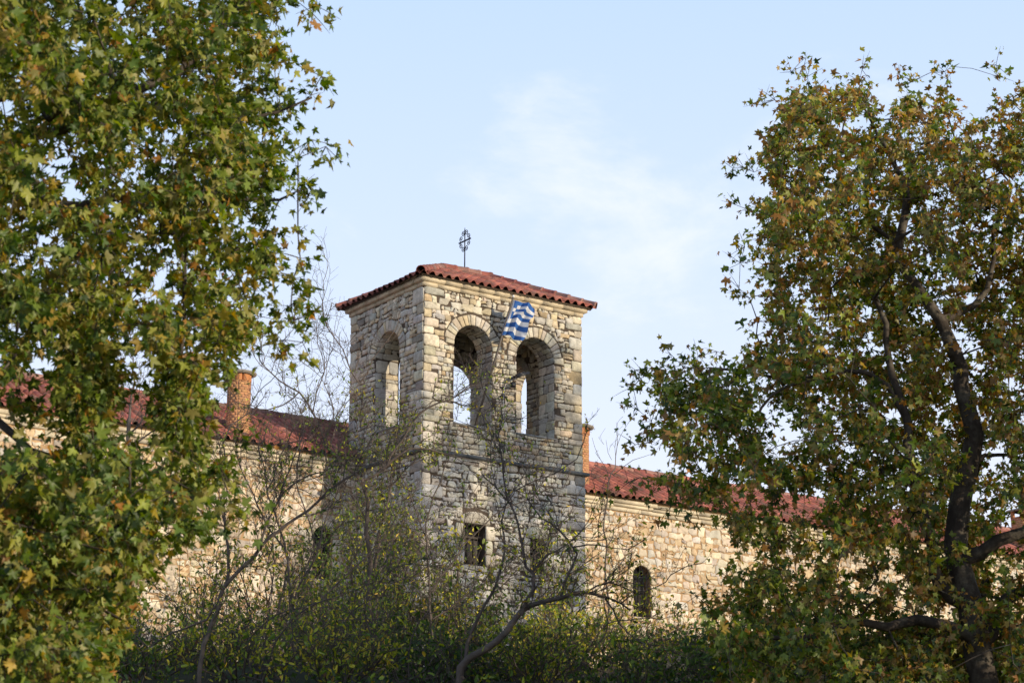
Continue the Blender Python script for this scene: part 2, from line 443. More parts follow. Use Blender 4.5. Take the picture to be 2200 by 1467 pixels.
def belfry():
    mb = MB()
    arch_wall(mb, fF, 0, W, ZSTR, ZTOP + .1, T, OF)
    arch_wall(mb, fB, 0, W, ZSTR, ZTOP + .1, T, OB)
    arch_wall(mb, fL, T, D - T, ZSTR, ZTOP + .1, T, OL)
    arch_wall(mb, fR, T, D - T, ZSTR, ZTOP + .1, T, OR)
    mb.box(T, W - T, T, D - T, 10.55, 10.75); mb.box(T, W - T, T, D - T, ZTOP - .02, ZTOP + .08)
    WARM = STONE_PAL * np.array([.98, .955, .89]); WW = STONE_W * np.array([1.3, 1, .8, .7, 1.8, 1.6, 1.2, 1.2, .9]); WW = WW / WW.sum()
    def face(fm, s0, s1, opens, q=(True, True), ring=.27, out=(.010, .032), hmin=.07, hmax=.155):
        vs = [Void(o['cx'], o['w'], o['zb'], o['zs'], ring, 0) for o in opens]
        ps = course(s0, s1, ZSTR, 11.2, .065, .145, q, vs, j=.010, skew=.10, qh=(.14, .26))
        ps += course(s0, s1, 11.2, 12.9, hmin, hmax, q, vs, skew=.09, qh=(.15, .30))
        ps += course(s0, s1, 12.9, ZTOP, .09, .20, q, vs, j=.014, skew=.2, amin=.7, amax=1.9, qh=(.15, .30))
        lay(mb, ps, fm, WARM, WW, 1, out)
        for o in opens:
            lay(mb, voussoirs(o['cx'], o['zs'], o['w'], ring, 17), fm, WARM[[0, 1, 2, 4, 8]] * .95, np.array([.35, .25, .2, .15, .05]), 1, (.018, .03))
    face(fF, 0, W, OF); face(fL, 0, D, OL); face(fR, 0, D, OR)
    face(fBi, T, W - T, OB, (False, False), .2); face(fRi, T, D - T, OR, (False, False), .2); face(fB, 0, W, OB)
    for o in OF: reveal(mb, fF, o, T)
    for o in OL: reveal(mb, fL, o, T)
    for o in OR: reveal(mb, fR, o, T)
    for o in OB: reveal(mb, fB, o, T)
    # putlog holes: short dark sockets left in the masonry
    mb.build('belfry_wall', [M['mortar'], M['stone']], tower, TB)
belfry()
def window_parts(parent, base, fm, cx, w, zb, zs, arch, depth, lintel, grille='bars', frame_mat=None, fw=.16, pane_mat=None, pal=STONE_PAL, pw=STONE_W, mortar='mortar', stone='stone'):
    mb = MB()
    # dressed surround: jamb blocks, then a lintel or an arch ring
    ps = []
    for sg in (-1, 1):
        z = zb
        while z < zs - .02:
            h = min(random.uniform(.2, .38), zs - z); h = zs - z if zs - z - h < .12 else h
            ww = fw * random.uniform(.85, 1.35); a, b = sorted((cx + sg * w, cx + sg * (w + ww)))
            ps.append(rect_poly(a, b, z, z + h, .004, .01)); z += h
    if lintel == 'lunette':
        hw = w + .13; a = np.linspace(0, math.pi, 9)
        p = [(cx + hw * math.cos(t), zs + .01 + .27 * math.sin(t) ** .8) for t in a] + [(cx - hw * .5, zs + .01), (cx, zs + .01), (cx + hw * .5, zs + .01)]
        ps.append(np.array(p))
    elif lintel == 'arch': ps += voussoirs(cx, zs, w, .17, 9)
    ps.append(rect_poly(cx - w - .06, cx + w + .06, zb - .11, zb, .004, .01))
    lay(mb, ps, fm, pal[:3] * (.92 if lintel == 'lunette' else 1.03), np.array([.5, .3, .2]), 1, (.030, .042), .06)
    win = mb.build('window', [M[mortar], M[stone]], parent, base)
    mb = MB()
    def bx(a, b, c, d, o0, o1, mat=0):
        pts = [fm(s, z, o) for o in (o0, o1) for z in (c, d) for s in (a, b)]
        mb.add(np.array(pts), [[0, 2, 3, 1], [4, 5, 7, 6], [0, 1, 5, 4], [2, 6, 7, 3], [0, 4, 6, 2], [1, 3, 7, 5]], mat)
    ztop = zs + (w if arch else 0)
    bx(cx - w, cx + w, zb, ztop - (.02 if arch else 0), -depth - .03, -depth)
    mb.build('pane', pane_mat or M['dark'], win, base)
    mb = MB()
    if grille == 'bars':
        for k in range(5):
            s = cx - w + (k + .5) * 2 * w / 5; zt = zs + (math.sqrt(max(0, w * w - (s - cx) ** 2)) if arch else 0)
            mb.tube([fm(s, zb, -.07), fm(s, zt, -.07)], .009, 6)
        for z in np.linspace(zb, zs, 4)[1:]:
            bx(cx - w, cx + w, z - .012, z + .012, -.082, -.058)
        mb.build('grille', M['black'], win, base)
    else:
        n = 3
        for k in range(n):
            a = cx - w + .015 + k * (2 * w - .03) / n
            bx(a + .012, a + (2 * w - .03) / n - .012, zb + .08, zs - .32, -depth + .02, -depth + .05 + .006 * k)
        bx(cx - w, cx + w, zs - .28, zs - .235, -depth + .01, -depth + .07); bx(cx - w, cx + w, zb, zb + .06, -depth + .01, -depth + .07)
        mb.build('shutter', M['wood'], win, base)
    return win
TWIN = [dict(cx=1.355, w=.275, zb=7.87, zs=8.77, arch=False), dict(cx=3.02, w=.19, zb=7.86, zs=8.62, arch=False)]
def tower_base():
    mb = MB()
    e = -.035
    def ff(s, z, o): return fF(s, z, np.asarray(o) - e)
    arch_wall(mb, ff, e, W - e, ZB, ZSTR, T, TWIN)
    def fl(s, z, o): return fL(s, z, np.asarray(o) - e)
    def fr(s, z, o): return fR(s, z, np.asarray(o) - e)
    arch_wall(mb, fl, T + e, D, ZB, ZSTR, T, []); arch_wall(mb, fr, T + e, D, ZB, ZSTR, T, [])
    arch_wall(mb, fB, T + e, W - T - e, ZB, ZSTR, T, [])
    vs = [Void(o['cx'], o['w'], o['zb'] - .11, o['zs'] + .0, -.1, .2) for o in TWIN] + [Void(o['cx'], o['w'] + .03, o['zs'] + .01, o['zs'] + .02, .04, .04) for o in TWIN]
    ps = course(e, W - e, ZB, ZSTR - .02, .06, .16, (True, True), vs, j=.015, skew=.2, qh=(.16, .30))
    lay(mb, ps, ff, STONE_PAL[[0, 1, 2, 3, 8, 7, 6]], np.array([.24, .24, .2, .1, .14, .05, .03]), 1, (.010, .034))
    for fm in (fl, fr):
        ps = course(e, D, ZB, ZSTR - .02, .07, .18, (True, False), (), j=.012, skew=.14, qh=(.16, .30))
        lay(mb, ps, fm, STONE_PAL, STONE_W, 1, (.010, .034))
    mb.build('base_wall', [M['mortar'], M['stone']], tower, TB)
    for o in TWIN: window_parts(tower, TB, ff, o['cx'], o['w'], o['zb'], o['zs'], False, .25, 'lunette', 'shutter', fw=.2)
tower_base()
def ring_blocks(mb, z0, z1, proud, length, mat=0, col=(1, 1, 1), sides=('F', 'L', 'R', 'B'), gap=.007, jit=.004):
    def run(fm, s0, s1):
        s = s0
        while s < s1 - 1e-6:
            l = length * random.uniform(.75, 1.25); l = s1 - s if s1 - s - l < length * .4 else l
            o = proud + random.uniform(-jit, jit); pts = []
            for oo in (-.25, o):
                for z in (z0, z1):
                    for x in (s + gap / 2, s + l - gap / 2): pts.append(fm(x, z, oo))
            mb.add(np.array(pts), [[0, 2, 3, 1], [4, 5, 7, 6], [0, 1, 5, 4], [2, 6, 7, 3], [0, 4, 6, 2], [1, 3, 7, 5]], mat, np.array(col) * random.uniform(.86, 1.12))
            s += l
    if 'F' in sides: run(fF, -proud, W + proud)
    if 'B' in sides: run(fB, -proud, W + proud)
    if 'L' in sides: run(fL, .26, D - .26)
    if 'R' in sides: run(fR, .26, D - .26)
mb = MB(); ring_blocks(mb, 13.985, 14.075, .045, .5); ring_blocks(mb, 14.083, 14.175, .115, .5); mb.build('cornice', M['cornice'], tower, TB)
mb = MB(); ring_blocks(mb, 10.21, 10.28, .125, .62, sides=('F', 'L', 'R')); mb.build('string_course', M['slate'], tower, TB)
for fm, o in ((fF, OF[0]), (fF, OF[1]), (fL, OL[0])):
    mb = MB(); a, b = o['cx'] - o['w'] - .02, o['cx'] + o['w'] + .02; s = a
    while s < b - .01:
        e = min(b, s + random.uniform(.3, .5)); pts = [fm(x, z, oo) for oo in (-T, .05) for z in (o['zb'] - .005, o['zb'] + .03) for x in (s, e - .004)]
        mb.add(np.array(pts), [[0, 2, 3, 1], [4, 5, 7, 6], [0, 1, 5, 4], [2, 6, 7, 3], [0, 4, 6, 2], [1, 3, 7, 5]], 0, np.array((2.2, 2.1, 2.0)) * random.uniform(.9, 1.1)); s = e
    mb.build('sill', M['slate'], tower, TB)
def tower_roof():
    ov = .235; ze = 14.20; zr = 15.06; half = D / 2 + ov
    sl = math.hypot(half, zr - ze); S = lambda dx, dy: np.array([dx * half, dy * half, zr - ze]) / sl
    run = .31; nrow = int(math.ceil(sl / run)); run = sl / nrow; pitch = .22
    LU, LV = W + 2 * ov, D + 2 * ov
    mb = MB()
    k = half / sl
    for O, E, Sd, Ln in (((-ov, -ov, ze), (1, 0, 0), S(0, 1), LU), ((W + ov, D + ov, ze), (-1, 0, 0), S(0, -1), LU),
                         ((-ov, D + ov, ze), (0, -1, 0), S(1, 0), LV), ((W + ov, -ov, ze), (0, 1, 0), S(-1, 0), LV)):
        n = int(round(Ln / pitch)); p = Ln / n
        tiles(mb, O, E, Sd, n, nrow, p, run, keep=lambda c, a, b: True, clip=lambda y, Ln=Ln: (min(y * k, Ln / 2), max(Ln - y * k, Ln / 2)))
    # deck under the tiles
    d = .05
    c = [(-ov + .03, -ov + .03, ze - .02), (W + ov - .03, -ov + .03, ze - .02), (W + ov - .03, D + ov - .03, ze - .02), (-ov + .03, D + ov - .03, ze - .02), (half - ov, D / 2, zr - d), (W + ov - half, D / 2, zr - d)]
    mb.add(np.array(c), [[0, 1, 5, 4], [2, 3, 4, 5]], 1); b = mb.n - 6
    mb.F.append((np.array([[1, 2, 5], [3, 0, 4]]) + b, 1)); mb.F.append((np.array([[0, 3, 2, 1]]) + b, 1))
    r = mb.build('roof', [M['tile'], M['mortar']], tower, TB)
    mb = MB()
    A = np.array([half - ov, D / 2, zr + .0]); B = np.array([W + ov - half, D / 2, zr + .0])
    ridge_tiles(mb, B + np.array([.05, 0, .03]), A - np.array([.05, 0, -.03]), .105, .36)
    for x, y, e in ((-ov, -ov, A), (-ov, D + ov, A), (W + ov, -ov, B), (W + ov, D + ov, B)):
        ridge_tiles(mb, np.array([x, y, ze + .035]), e + np.array([0, 0, .03]), .10, .33)
    mb.build('ridge_tiles', M['tile'], r, TB)
tower_roof()

# ---- wrought iron cross on the ridge
def iron_cross():
    b = np.array([2.12, D / 2, 15.18]); w = L2W(*b)
    root = empty('iron_cross', w, YAW); tag(root, 'dark wrought iron cross with curled scrolls on the tower roof ridge', 'cross')
    def q(y, z): return np.array([0, y, z])
    mb = MB(); mb.tube([q(0, -.22), q(0, .62), q(0, .93), q(0, 1.0)], [.015, .015, .014, .003], 8); mb.build('pole', M['iron'], root)
    zc = .67
    mb = MB(); mb.tube([q(-.25, zc), q(-.24, zc), q(.24, zc), q(.25, zc)], [.010, .020, .020, .010], 8); mb.build('crossbar', M['iron'], root)
    for sy in (-1, 1):
        for sz in (-1, 1):
            for way in (0, 1):
                pts = []
                for t in np.linspace(0, 1, 34):
                    a = t * 2.45 * math.pi * 1.15; r = .068 * (1 - .80 * t)
                    cy, cz = (.150, .085) if way == 0 else (.066, .185)
                    if way == 0: yy = cy + r * math.cos(a - 1.4) * 1.0; zz = cz + r * math.sin(a - 1.4)
                    else: yy = cy + r * math.sin(a - 1.4 + .25); zz = cz + r * math.cos(a - 1.4 + .25)
                    pts.append(q(sy * yy, zc + sz * zz))
                m2 = MB(); m2.tube(pts, .0095, 5); m2.build('scroll', M['iron'], root)
iron_cross()

# ---- flag
def flag():
    base = np.array([1.50, .20, 10.985]); tip = np.array([2.02, -.55, 13.92]); w = L2W(*base)
    root = empty('flag', w, YAW); tag(root, 'blue and white striped flag fluttering from a wooden pole leaning out of the arch', 'flag')
    d = tip - base; Ln = np.linalg.norm(d)
    mb = MB(); mb.tube([base * 0, d * .5 + np.array([.01, 0, 0]), d], [.030, .027, .022], 8); mb.build('flag_pole', M['pole'], root)
    mb = MB()
    a = np.linspace(0, math.pi, 7)
    for i in range(6):
        pass
    mb.tube([d + d / Ln * t for t in (0, .012, .03, .048, .058)], [.008, .022, .027, .02, .004], 10); mb.build('finial', M['knob'], root, smooth=True)
    m, nt = new_mat('flag_cloth'); L = nt.links.new
    out = N(nt, 'ShaderNodeOutputMaterial'); df = N(nt, 'ShaderNodeBsdfDiffuse'); tr = N(nt, 'ShaderNodeBsdfTranslucent'); mx = N(nt, 'ShaderNodeMixShader'); mx.inputs[0].default_value = .3
    at = N(nt, 'ShaderNodeAttribute', attribute_name='tint'); L(at.outputs['Color'], df.inputs['Color']); L(at.outputs['Color'], tr.inputs['Color'])
    L(df.outputs[0], mx.inputs[1]); L(tr.outputs[0], mx.inputs[2]); L(mx.outputs[0], out.inputs[0])
    ns, nf = 54, 60; H, F_ = .86, 1.05
    top = d * (1 - .03 / Ln); dirp = -d / Ln
    fly = np.array([.86, -.30, -.10]); fly /= np.linalg.norm(fly); nrm = np.cross(fly, dirp); nrm /= np.linalg.norm(nrm)
    s = np.linspace(0, 1, ns + 1)[:, None]; t = np.linspace(0, 1, nf + 1)[None]
    # cloth gathers in deep folds, so the drawn length is about half the cloth
    tc_ = np.where(t < .37, t * .62, .2294 + (t - .37) * (.7706 / .63))
    ext = .50 * F_ * (tc_ - .05 * np.sin(t * 9 + s * 2.2)) * (1.06 - .26 * s + .05 * np.sin(s * 9)) + 0 * s
    fold = .085 * np.sin(t * 15 + s * 3.4) * (.35 + t) + .03 * np.sin(t * 27 - s * 6) * t
    sag = .055 * t * np.sin(s * 7 + 1.0) + .06 * t ** 2 + .05 * np.sin(t * 6.5 + s * 2.5) * t
    hs = s * H * (1 - .10 * t)
    Vv = top + hs[..., None] * dirp + ext[..., None] * fly + fold[..., None] * nrm + np.array([0, 0, -1]) * sag[..., None]
    # flat colours cell by cell: nine stripes and a canton with a cross
    blue = np.array((.055, .15, .42)); white = np.array((.78, .79, .80))
    mb = MB()
    def cell_col(sm, tm):
        k = int(sm * 9); u = tm * 1.5
        if sm < 5 / 9 and u < 5 / 9:
            a, b = sm * 9, u * 9
            return white if (2 <= a < 3 or 2 <= b < 3) else blue
        return blue if k % 2 == 0 else white
    Vs = []; Fs = []; Cs = []
    for i in range(ns):
        for j in range(nf):
            Vs += [Vv[i, j], Vv[i, j + 1], Vv[i + 1, j + 1], Vv[i + 1, j]]
            Cs += [cell_col((i + .5) / ns, (j + .5) / nf)] * 4; b = len(Vs) - 4; Fs.append([b, b + 1, b + 2, b + 3])
    mb.add(np.array(Vs), np.array(Fs), 0, np.array(Cs))
    mb.build('cloth', m, root, smooth=True)
flag()

# ---- floodlight on the pier
def floodlight():
    b = np.array([2.12, -.06, 11.75]); w = L2W(*b)
    root = empty('floodlight', w, YAW); tag(root, 'small black floodlight on a bent arm fixed to the pier between the arches', 'lamp')
    mb = MB(); mb.tube([(0, 0, -.16), (0, -.02, .28), (.03, -.06, .36), (.18, -.16, .46)], .017, 8)
    for z in (.0, .2): mb.box(-.09, .09, -.012, .05, z - .014, z + .014); mb.box(-.02, .02, -.03, .04, z - .03, z + .03)
    mb.build('bracket', M['black'], root)
    mb = MB()
    R = Matrix.Rotation(math.radians(-22), 3, 'Y')
    def tf(c): return np.array([tuple(R @ Vector(p) + Vector((.32, -.22, .50))) for p in c])
    mb.box(-.17, .17, -.09, .09, -.022, .022, fn=tf); mb.box(-.12, .08, -.06, .06, .022, .05, fn=tf); mb.box(-.19, .19, -.10, .10, -.03, -.018, fn=tf)
    mb.box(.14, .24, -.12, -.05, .22, .34)
    mb.build('lamp_head', M['black'], root)
    mb = MB(); mb.tube([(.0, -.03, .26), (-.02, -.02, .0), (-.03, -.01, -.3), (.0, -.015, -.55), (.06, -.02, -.8), (.16, -.02, -.93), (.13, -.02, -1.0), (.04, -.02, -1.02)], .007, 5)
    mb.build('cable', M['cable'], root)
floodlight()

# ================================================================== LONG STONE BUILDING
VW = 2.55; BZ = 4.4
bld = empty('stone_building', (CORN[0], CORN[1], BZ), YAW)
tag(bld, 'long cream rubble stone building with red tiled roof running behind the tower', 'building')
BB = (0, 0, BZ)
UL, UR = -15.0, 33.0
def fW(s, z, o): return st(s, VW - np.asarray(o, float), z)
WWIN_L = [dict(cx=-.95, w=.25, zb=7.70, zs=8.62, arch=True), dict(cx=-5.25, w=.25, zb=7.70, zs=8.62, arch=True)]
WWIN_R = [dict(cx=8.06, w=.27, zb=7.63, zs=8.62, arch=True), dict(cx=11.72, w=.27, zb=7.63, zs=8.62, arch=True)]
def wing(s0, s1, wins, vis0, vis1):
    mb = MB()
    arch_wall(mb, fW, s0, s1, 3.6, 10.5, .6, wins)
    vs = [Void(o['cx'], o['w'], o['zb'] - .12, o['zs'], .17, .19) for o in wins]
    ps = course(vis0, vis1, 5.2, 10.15, .10, .22, (False, False), vs, j=.022, skew=.19, amin=.8, amax=1.8, gap=.0095)
    lay(mb, ps, fW, WING_PAL, WING_W, 1, (.004, .022), .04, .013)
    mb.build('wall', [M['wingmortar'], M['wingstone']], bld, BB)
    for o in wins:
        window_parts(bld, BB, fW, o['cx'], o['w'], o['zb'], o['zs'], True, .22, 'arch', 'bars', fw=.18, pal=WING_PAL, pw=WING_W, mortar='wingmortar', stone='wingstone',
                     pane_mat=M['turquoise'] if abs(o['cx'] + 5.25) < .1 else None)
    mb = MB()
    for z0, z1, o in ((10.165, 10.255, .045), (10.268, 10.33, .085), (10.343, 10.425, .13)):
        s = s0
        while s < s1 - 1e-6:
            l = random.uniform(.7, 1.5); l = s1 - s if s1 - s - l < .4 else l; oo = o + random.uniform(-.004, .004); dz = .016 * math.sin(s * 1.1) + .008 * math.sin(s * 2.7)
            pts = [fW(x, z + dz, d) for d in (-.1, oo) for z in (z0, z1) for x in (s + .002, s + l - .002)]
            mb.add(np.array(pts), [[0, 2, 3, 1], [4, 5, 7, 6], [0, 1, 5, 4], [2, 6, 7, 3], [0, 4, 6, 2], [1, 3, 7, 5]], 0, np.array((1.10, 1.12, 1.16)) * random.uniform(.93, 1.05)); s += l
    pts = [fW(x, z, d) for d in (-.1, .09) for z in (10.432, 10.53) for x in (s0, s1)]
    mb.add(np.array(pts), [[0, 2, 3, 1], [4, 5, 7, 6], [0, 1, 5, 4], [2, 6, 7, 3], [0, 4, 6, 2], [1, 3, 7, 5]], 1)
    mb.build('cornice', [M['cornice'], M['render']], bld, BB)
wing(UL, -.04, WWIN_L, -9.6, -.04)
wing(W + .04, UR, WWIN_R, W + .04, 24.0)
def wing_roof():
    mb = MB(); ve, ze, vr, zr = 2.30, 10.50, 5.0, 11.90
    sl = math.hypot(vr - ve, zr - ze); S = np.array([0, vr - ve, zr - ze]) / sl
    nrow = 8; run = sl / nrow; pitch = .215; n = int((UR - UL) / pitch)
    def keep(c, a, b):
        if c[0] < -9.8 or c[0] > 25.5: return True
        return not (-.06 < c[0] < W + .06 and c[1] < D + .05)
    tiles(mb, (UL, ve, ze), (1, 0, 0), S, n, nrow, pitch, run, keep)
    v2 = 2 * vr - ve
    mb.add(np.array([(UL, vr, zr), (UR, vr, zr), (UR, v2, ze), (UL, v2, ze)]), [[0, 1, 2, 3]], 0, TILE_PAL[0])
    for a, b in ((UL, -.08), (W + .08, UR)):
        mb.add(np.array([(a, ve + .04, ze - .03), (b, ve + .04, ze - .03), (b, D, ze - .03 + (D - ve) * .5185), (a, D, ze - .03 + (D - ve) * .5185)]), [[0, 1, 2, 3]], 1)
    mb.add(np.array([(UL, D, ze - .03 + (D - ve) * .5185), (UR, D, ze - .03 + (D - ve) * .5185), (UR, vr, zr - .04), (UL, vr, zr - .04)]), [[0, 1, 2, 3]], 1)
    r = mb.build('roof', [M['tile'], M['mortar']], bld, BB)
    mb = MB(); ridge_tiles(mb, (UL, vr, zr - .01), (UR, vr, zr - .01), .11, .40); mb.build('ridge_tiles', M['tile'], r, BB)
    # rear wall and gable ends
    mb = MB()
    mb.box(UL, UR, v2 - .6, v2 - .25, 3.6, ze)
    for u in (UL + .02, UR - .3):
        g = np.array([(u, VW + .6, 3.6), (u, v2 - .6, 3.6), (u, v2 - .6, ze + .05), (u, vr, zr - .1), (u, VW + .6, ze + .05)]); g2 = g + np.array([.28, 0, 0])
        mb.add(np.concatenate([g, g2]), [[0, 1, 2, 3, 4], [9, 8, 7, 6, 5]], 0)
    mb.build('wall', [M['wingmortar']], bld, BB)
wing_roof()
def chimney(cu, cv, r, z0, z1, sides, rot, label):
    mb = MB(); a = np.arange(sides) / sides * 2 * math.pi + rot
    def ringp(R, z): return np.stack([cu + R * np.cos(a), cv + R * np.sin(a), np.full(sides, z)], 1)
    z = z0; zs = z1 - .16; ph = 0
    while z < zs - .01:                       # brick courses, each face split in bricks
        h = .058
        for k in range(sides):
            p0 = np.array([math.cos(a[k]), math.sin(a[k])]); p1 = np.array([math.cos(a[(k + 1) % sides]), math.sin(a[(k + 1) % sides])])
            ln = r * np.linalg.norm(p1 - p0); cuts = [0, .5 + (.18 if ph else -.18), 1] if ln < .4 else [0, .3 + .15 * ph, .62 + .12 * ph, 1]
            for t0, t1 in zip(cuts[:-1], cuts[1:]):
                q0 = p0 + (p1 - p0) * (t0 + .012); q1 = p0 + (p1 - p0) * (t1 - .012); R = r + rng.uniform(-.003, .003)
                V = []
                for zz in (z + .003, z + h - .003):
                    for q_, RR in ((q0, R), (q1, R), (q1, r - .05), (q0, r - .05)): V.append((cu + q_[0] * RR, cv + q_[1] * RR, zz))
                col = np.array((.46, .24, .115)) * rng.uniform(.85, 1.15) * np.array([1, rng.uniform(.9, 1.1), 1])
                mb.add(np.array(V), [[0, 1, 5, 4], [1, 2, 6, 5], [3, 0, 4, 7], [0, 3, 2, 1], [4, 5, 6, 7]], 0, col)
        z += h; ph ^= 1
    A0 = ringp(r - .0035, z0); A1 = ringp(r - .0035, zs); i = np.arange(sides)
    mb.add(np.concatenate([A0, A1]), np.stack([i, (i + 1) % sides, sides + (i + 1) % sides, sides + i], 1), 0, (.42, .30, .20))
    mb.add(A1, [list(range(sides))], 0, (.02, .02, .02))
    for k in range(sides):                    # stub piers carrying the cap
        an = a[k] if sides > 5 else a[k]
        p = np.array([math.cos(an), math.sin(an)]) * (r - .06); tg = np.array([-math.sin(an), math.cos(an)])
        w = .075; d = .06
        V = [(cu + p[0] + tg[0] * w * sx + math.cos(an) * d * sy, cv + p[1] + tg[1] * w * sx + math.sin(an) * d * sy, zz) for zz in (zs, z1 + .005) for sx, sy in ((-1, -1), (1, -1), (1, 1), (-1, 1))]
        mb.add(np.array(V), [[0, 1, 5, 4], [1, 2, 6, 5], [2, 3, 7, 6], [3, 0, 4, 7]], 0, np.array((.46, .20, .085)) * rng.uniform(.8, 1.1))
    o = mb.build('chimney', M['brick'], bld, BB)
    if label: o['label'] = label
    mb = MB(); nn = 20 if sides > 5 else 4; aa = np.arange(nn) / nn * 2 * math.pi + rot
    def rc(R, z): return np.stack([cu + R * np.cos(aa), cv + R * np.sin(aa), np.full(nn, z)], 1)
    lv = [rc(r + .03, z1), rc(r + .115, z1 + .012), rc(r + .12, z1 + .045), rc(r + .06, z1 + .07), rc(.05, z1 + .09)]
    i = np.arange(nn); F = np.concatenate([np.stack([k * nn + i, k * nn + (i + 1) % nn, (k + 1) * nn + (i + 1) % nn, (k + 1) * nn + i], 1) for k in range(4)])
    mb.add(np.concatenate(lv), F); b = mb.n
    mb.F.append((np.array([list(range(nn))]), 0)); mb.F.append((np.array([list(range(4 * nn, 5 * nn))]), 0))
    mb.build('cap', M['cement'], o, BB)
chimney(-2.94, 2.95, .262, 10.4, 12.11, 8, math.radians(22.5 - 10), 'octagonal orange brick chimney with a round cement cap')
chimney(6.50, 2.98, .27, 10.4, 12.20, 8, math.radians(22.5 + 4), 'brick chimney half hidden behind the tower')
chimney(22.55, 2.98, .36, 10.4, 11.95, 4, math.radians(45), 'square brick chimney behind the right tree')

# ================================================================== VEGETATION
def unit(v): return v / (np.linalg.norm(v, axis=-1, keepdims=True) + 1e-12)
def catmull(pts, step):
    pts = np.asarray(pts, float)
    if len(pts) == 2: n = max(2, int(np.linalg.norm(pts[1] - pts[0]) / step) + 1); return pts[0] + (pts[1] - pts[0]) * np.linspace(0, 1, n)[:, None]
    ext = np.vstack([2 * pts[0] - pts[1], pts, 2 * pts[-1] - pts[-2]]); out = []
    for i in range(1, len(ext) - 2):
        p0, p1, p2, p3 = ext[i - 1:i + 3]; n = max(1, int(np.linalg.norm(p2 - p1) / step))
        for t in np.arange(n) / n:
            out.append(.5 * ((2 * p1) + (-p0 + p2) * t + (2 * p0 - 5 * p1 + 4 * p2 - p3) * t * t + (-p0 + 3 * p1 - 3 * p2 + p3) * t ** 3))
    out.append(pts[-1]); return np.array(out)
class Skel:
    def __init__(self): self.p = []; self.par = []; self.r = []
    def line(self, pts, r0, r1, parent=None, step=.22, wob=.015):
        q = catmull(pts, step); n = len(q); q[1:-1] += rng.normal(0, wob, (max(0, n - 2), 3)) + (.028 * np.sin(np.arange(1, n - 1)[:, None] * rng.uniform(.5, 1.1, 3) + rng.uniform(0, 6, 3)) if wob < .02 else 0); idx = []
        if parent == 'near' and self.p:
            A = np.array(self.p); parent = int(np.argmin(((A - q[0]) ** 2).sum(1)))
        for i in range(n):
            self.p.append(q[i]); self.par.append((parent if parent is not None else -1) if i == 0 else len(self.p) - 2)
            self.r.append(r0 + (r1 - r0) * i / max(1, n - 1)); idx.append(len(self.p) - 1)
        return idx
    def attach(self, targets, step=.28, bend=.12, rtip=.004):
        """join each target to the nearest limb, nearest first, so that twigs share branches"""
        T = np.asarray(targets, float); A = np.array(self.p)
        d = np.array([((A - t) ** 2).sum(1).min() for t in T]); order = np.argsort(d); ends = []
        cap = len(A) + len(T) * 40; P_ = np.zeros((cap, 3)); P_[:len(A)] = A; n = len(A)
        for k in order:
            t = T[k]; dd = ((P_[:n] - t) ** 2).sum(1); b = int(np.argmin(dd)); L_ = math.sqrt(dd[b]); m = max(1, int(L_ / step))
            c = P_[b]; bow = rng.normal(0, bend, 3) * L_ ; bow[2] += .10 * L_; last = b; fr_ = rng.uniform(.7, 1.6, 3); ph_ = rng.uniform(0, 6, 3)
            for i in range(1, m + 1):
                f = i / m; q = c + (t - c) * f + bow * math.sin(math.pi * f) * .8 + .035 * np.sin(fr_ * i + ph_) * (i < m)
                if n >= cap: break
                P_[n] = q; self.p.append(q); self.par.append(last); self.r.append(rtip); last = n; n += 1
            ends.append(last)
        return ends
    def radii(self, rtip=.004, power=.42, rmax=.2):
        n = len(self.p); cnt = np.zeros(n); ch = np.zeros(n, int)
        for i in range(n - 1, -1, -1):
            if ch[i] == 0: cnt[i] += 1
            if self.par[i] >= 0: cnt[self.par[i]] += cnt[i]; ch[self.par[i]] += 1
        return np.maximum(np.array(self.r), np.minimum(rtip * cnt ** power, rmax)), cnt
    def mesh(self, mb, rtip=.004, power=.42, rmax=.2, s_thick=8):
        r, cnt = self.radii(rtip, power, rmax); n = len(self.p); kids = [[] for _ in range(n)]
        for i, q in enumerate(self.par):
            if q >= 0: kids[q].append(i)
        starts = [(i, -1) for i in range(n) if self.par[i] < 0]
        while starts:
            i, q = starts.pop(); chain = [i]
            while kids[chain[-1]]:
                ks = sorted(kids[chain[-1]], key=lambda k: -cnt[k])
                for o in ks[1:]: starts.append((o, chain[-1]))
                chain.append(ks[0])
            ids = ([q] if q >= 0 else []) + chain
            if len(ids) < 2: continue
            pts = np.array([self.p[k] for k in ids]); rr = np.array([r[k] for k in ids])
            if q >= 0: rr[0] = rr[1]
            R = rr.max(); sides = s_thick if R > .05 else (6 if R > .02 else (4 if R > .009 else 3))
            mb.tube(pts, rr, sides, cap=False)

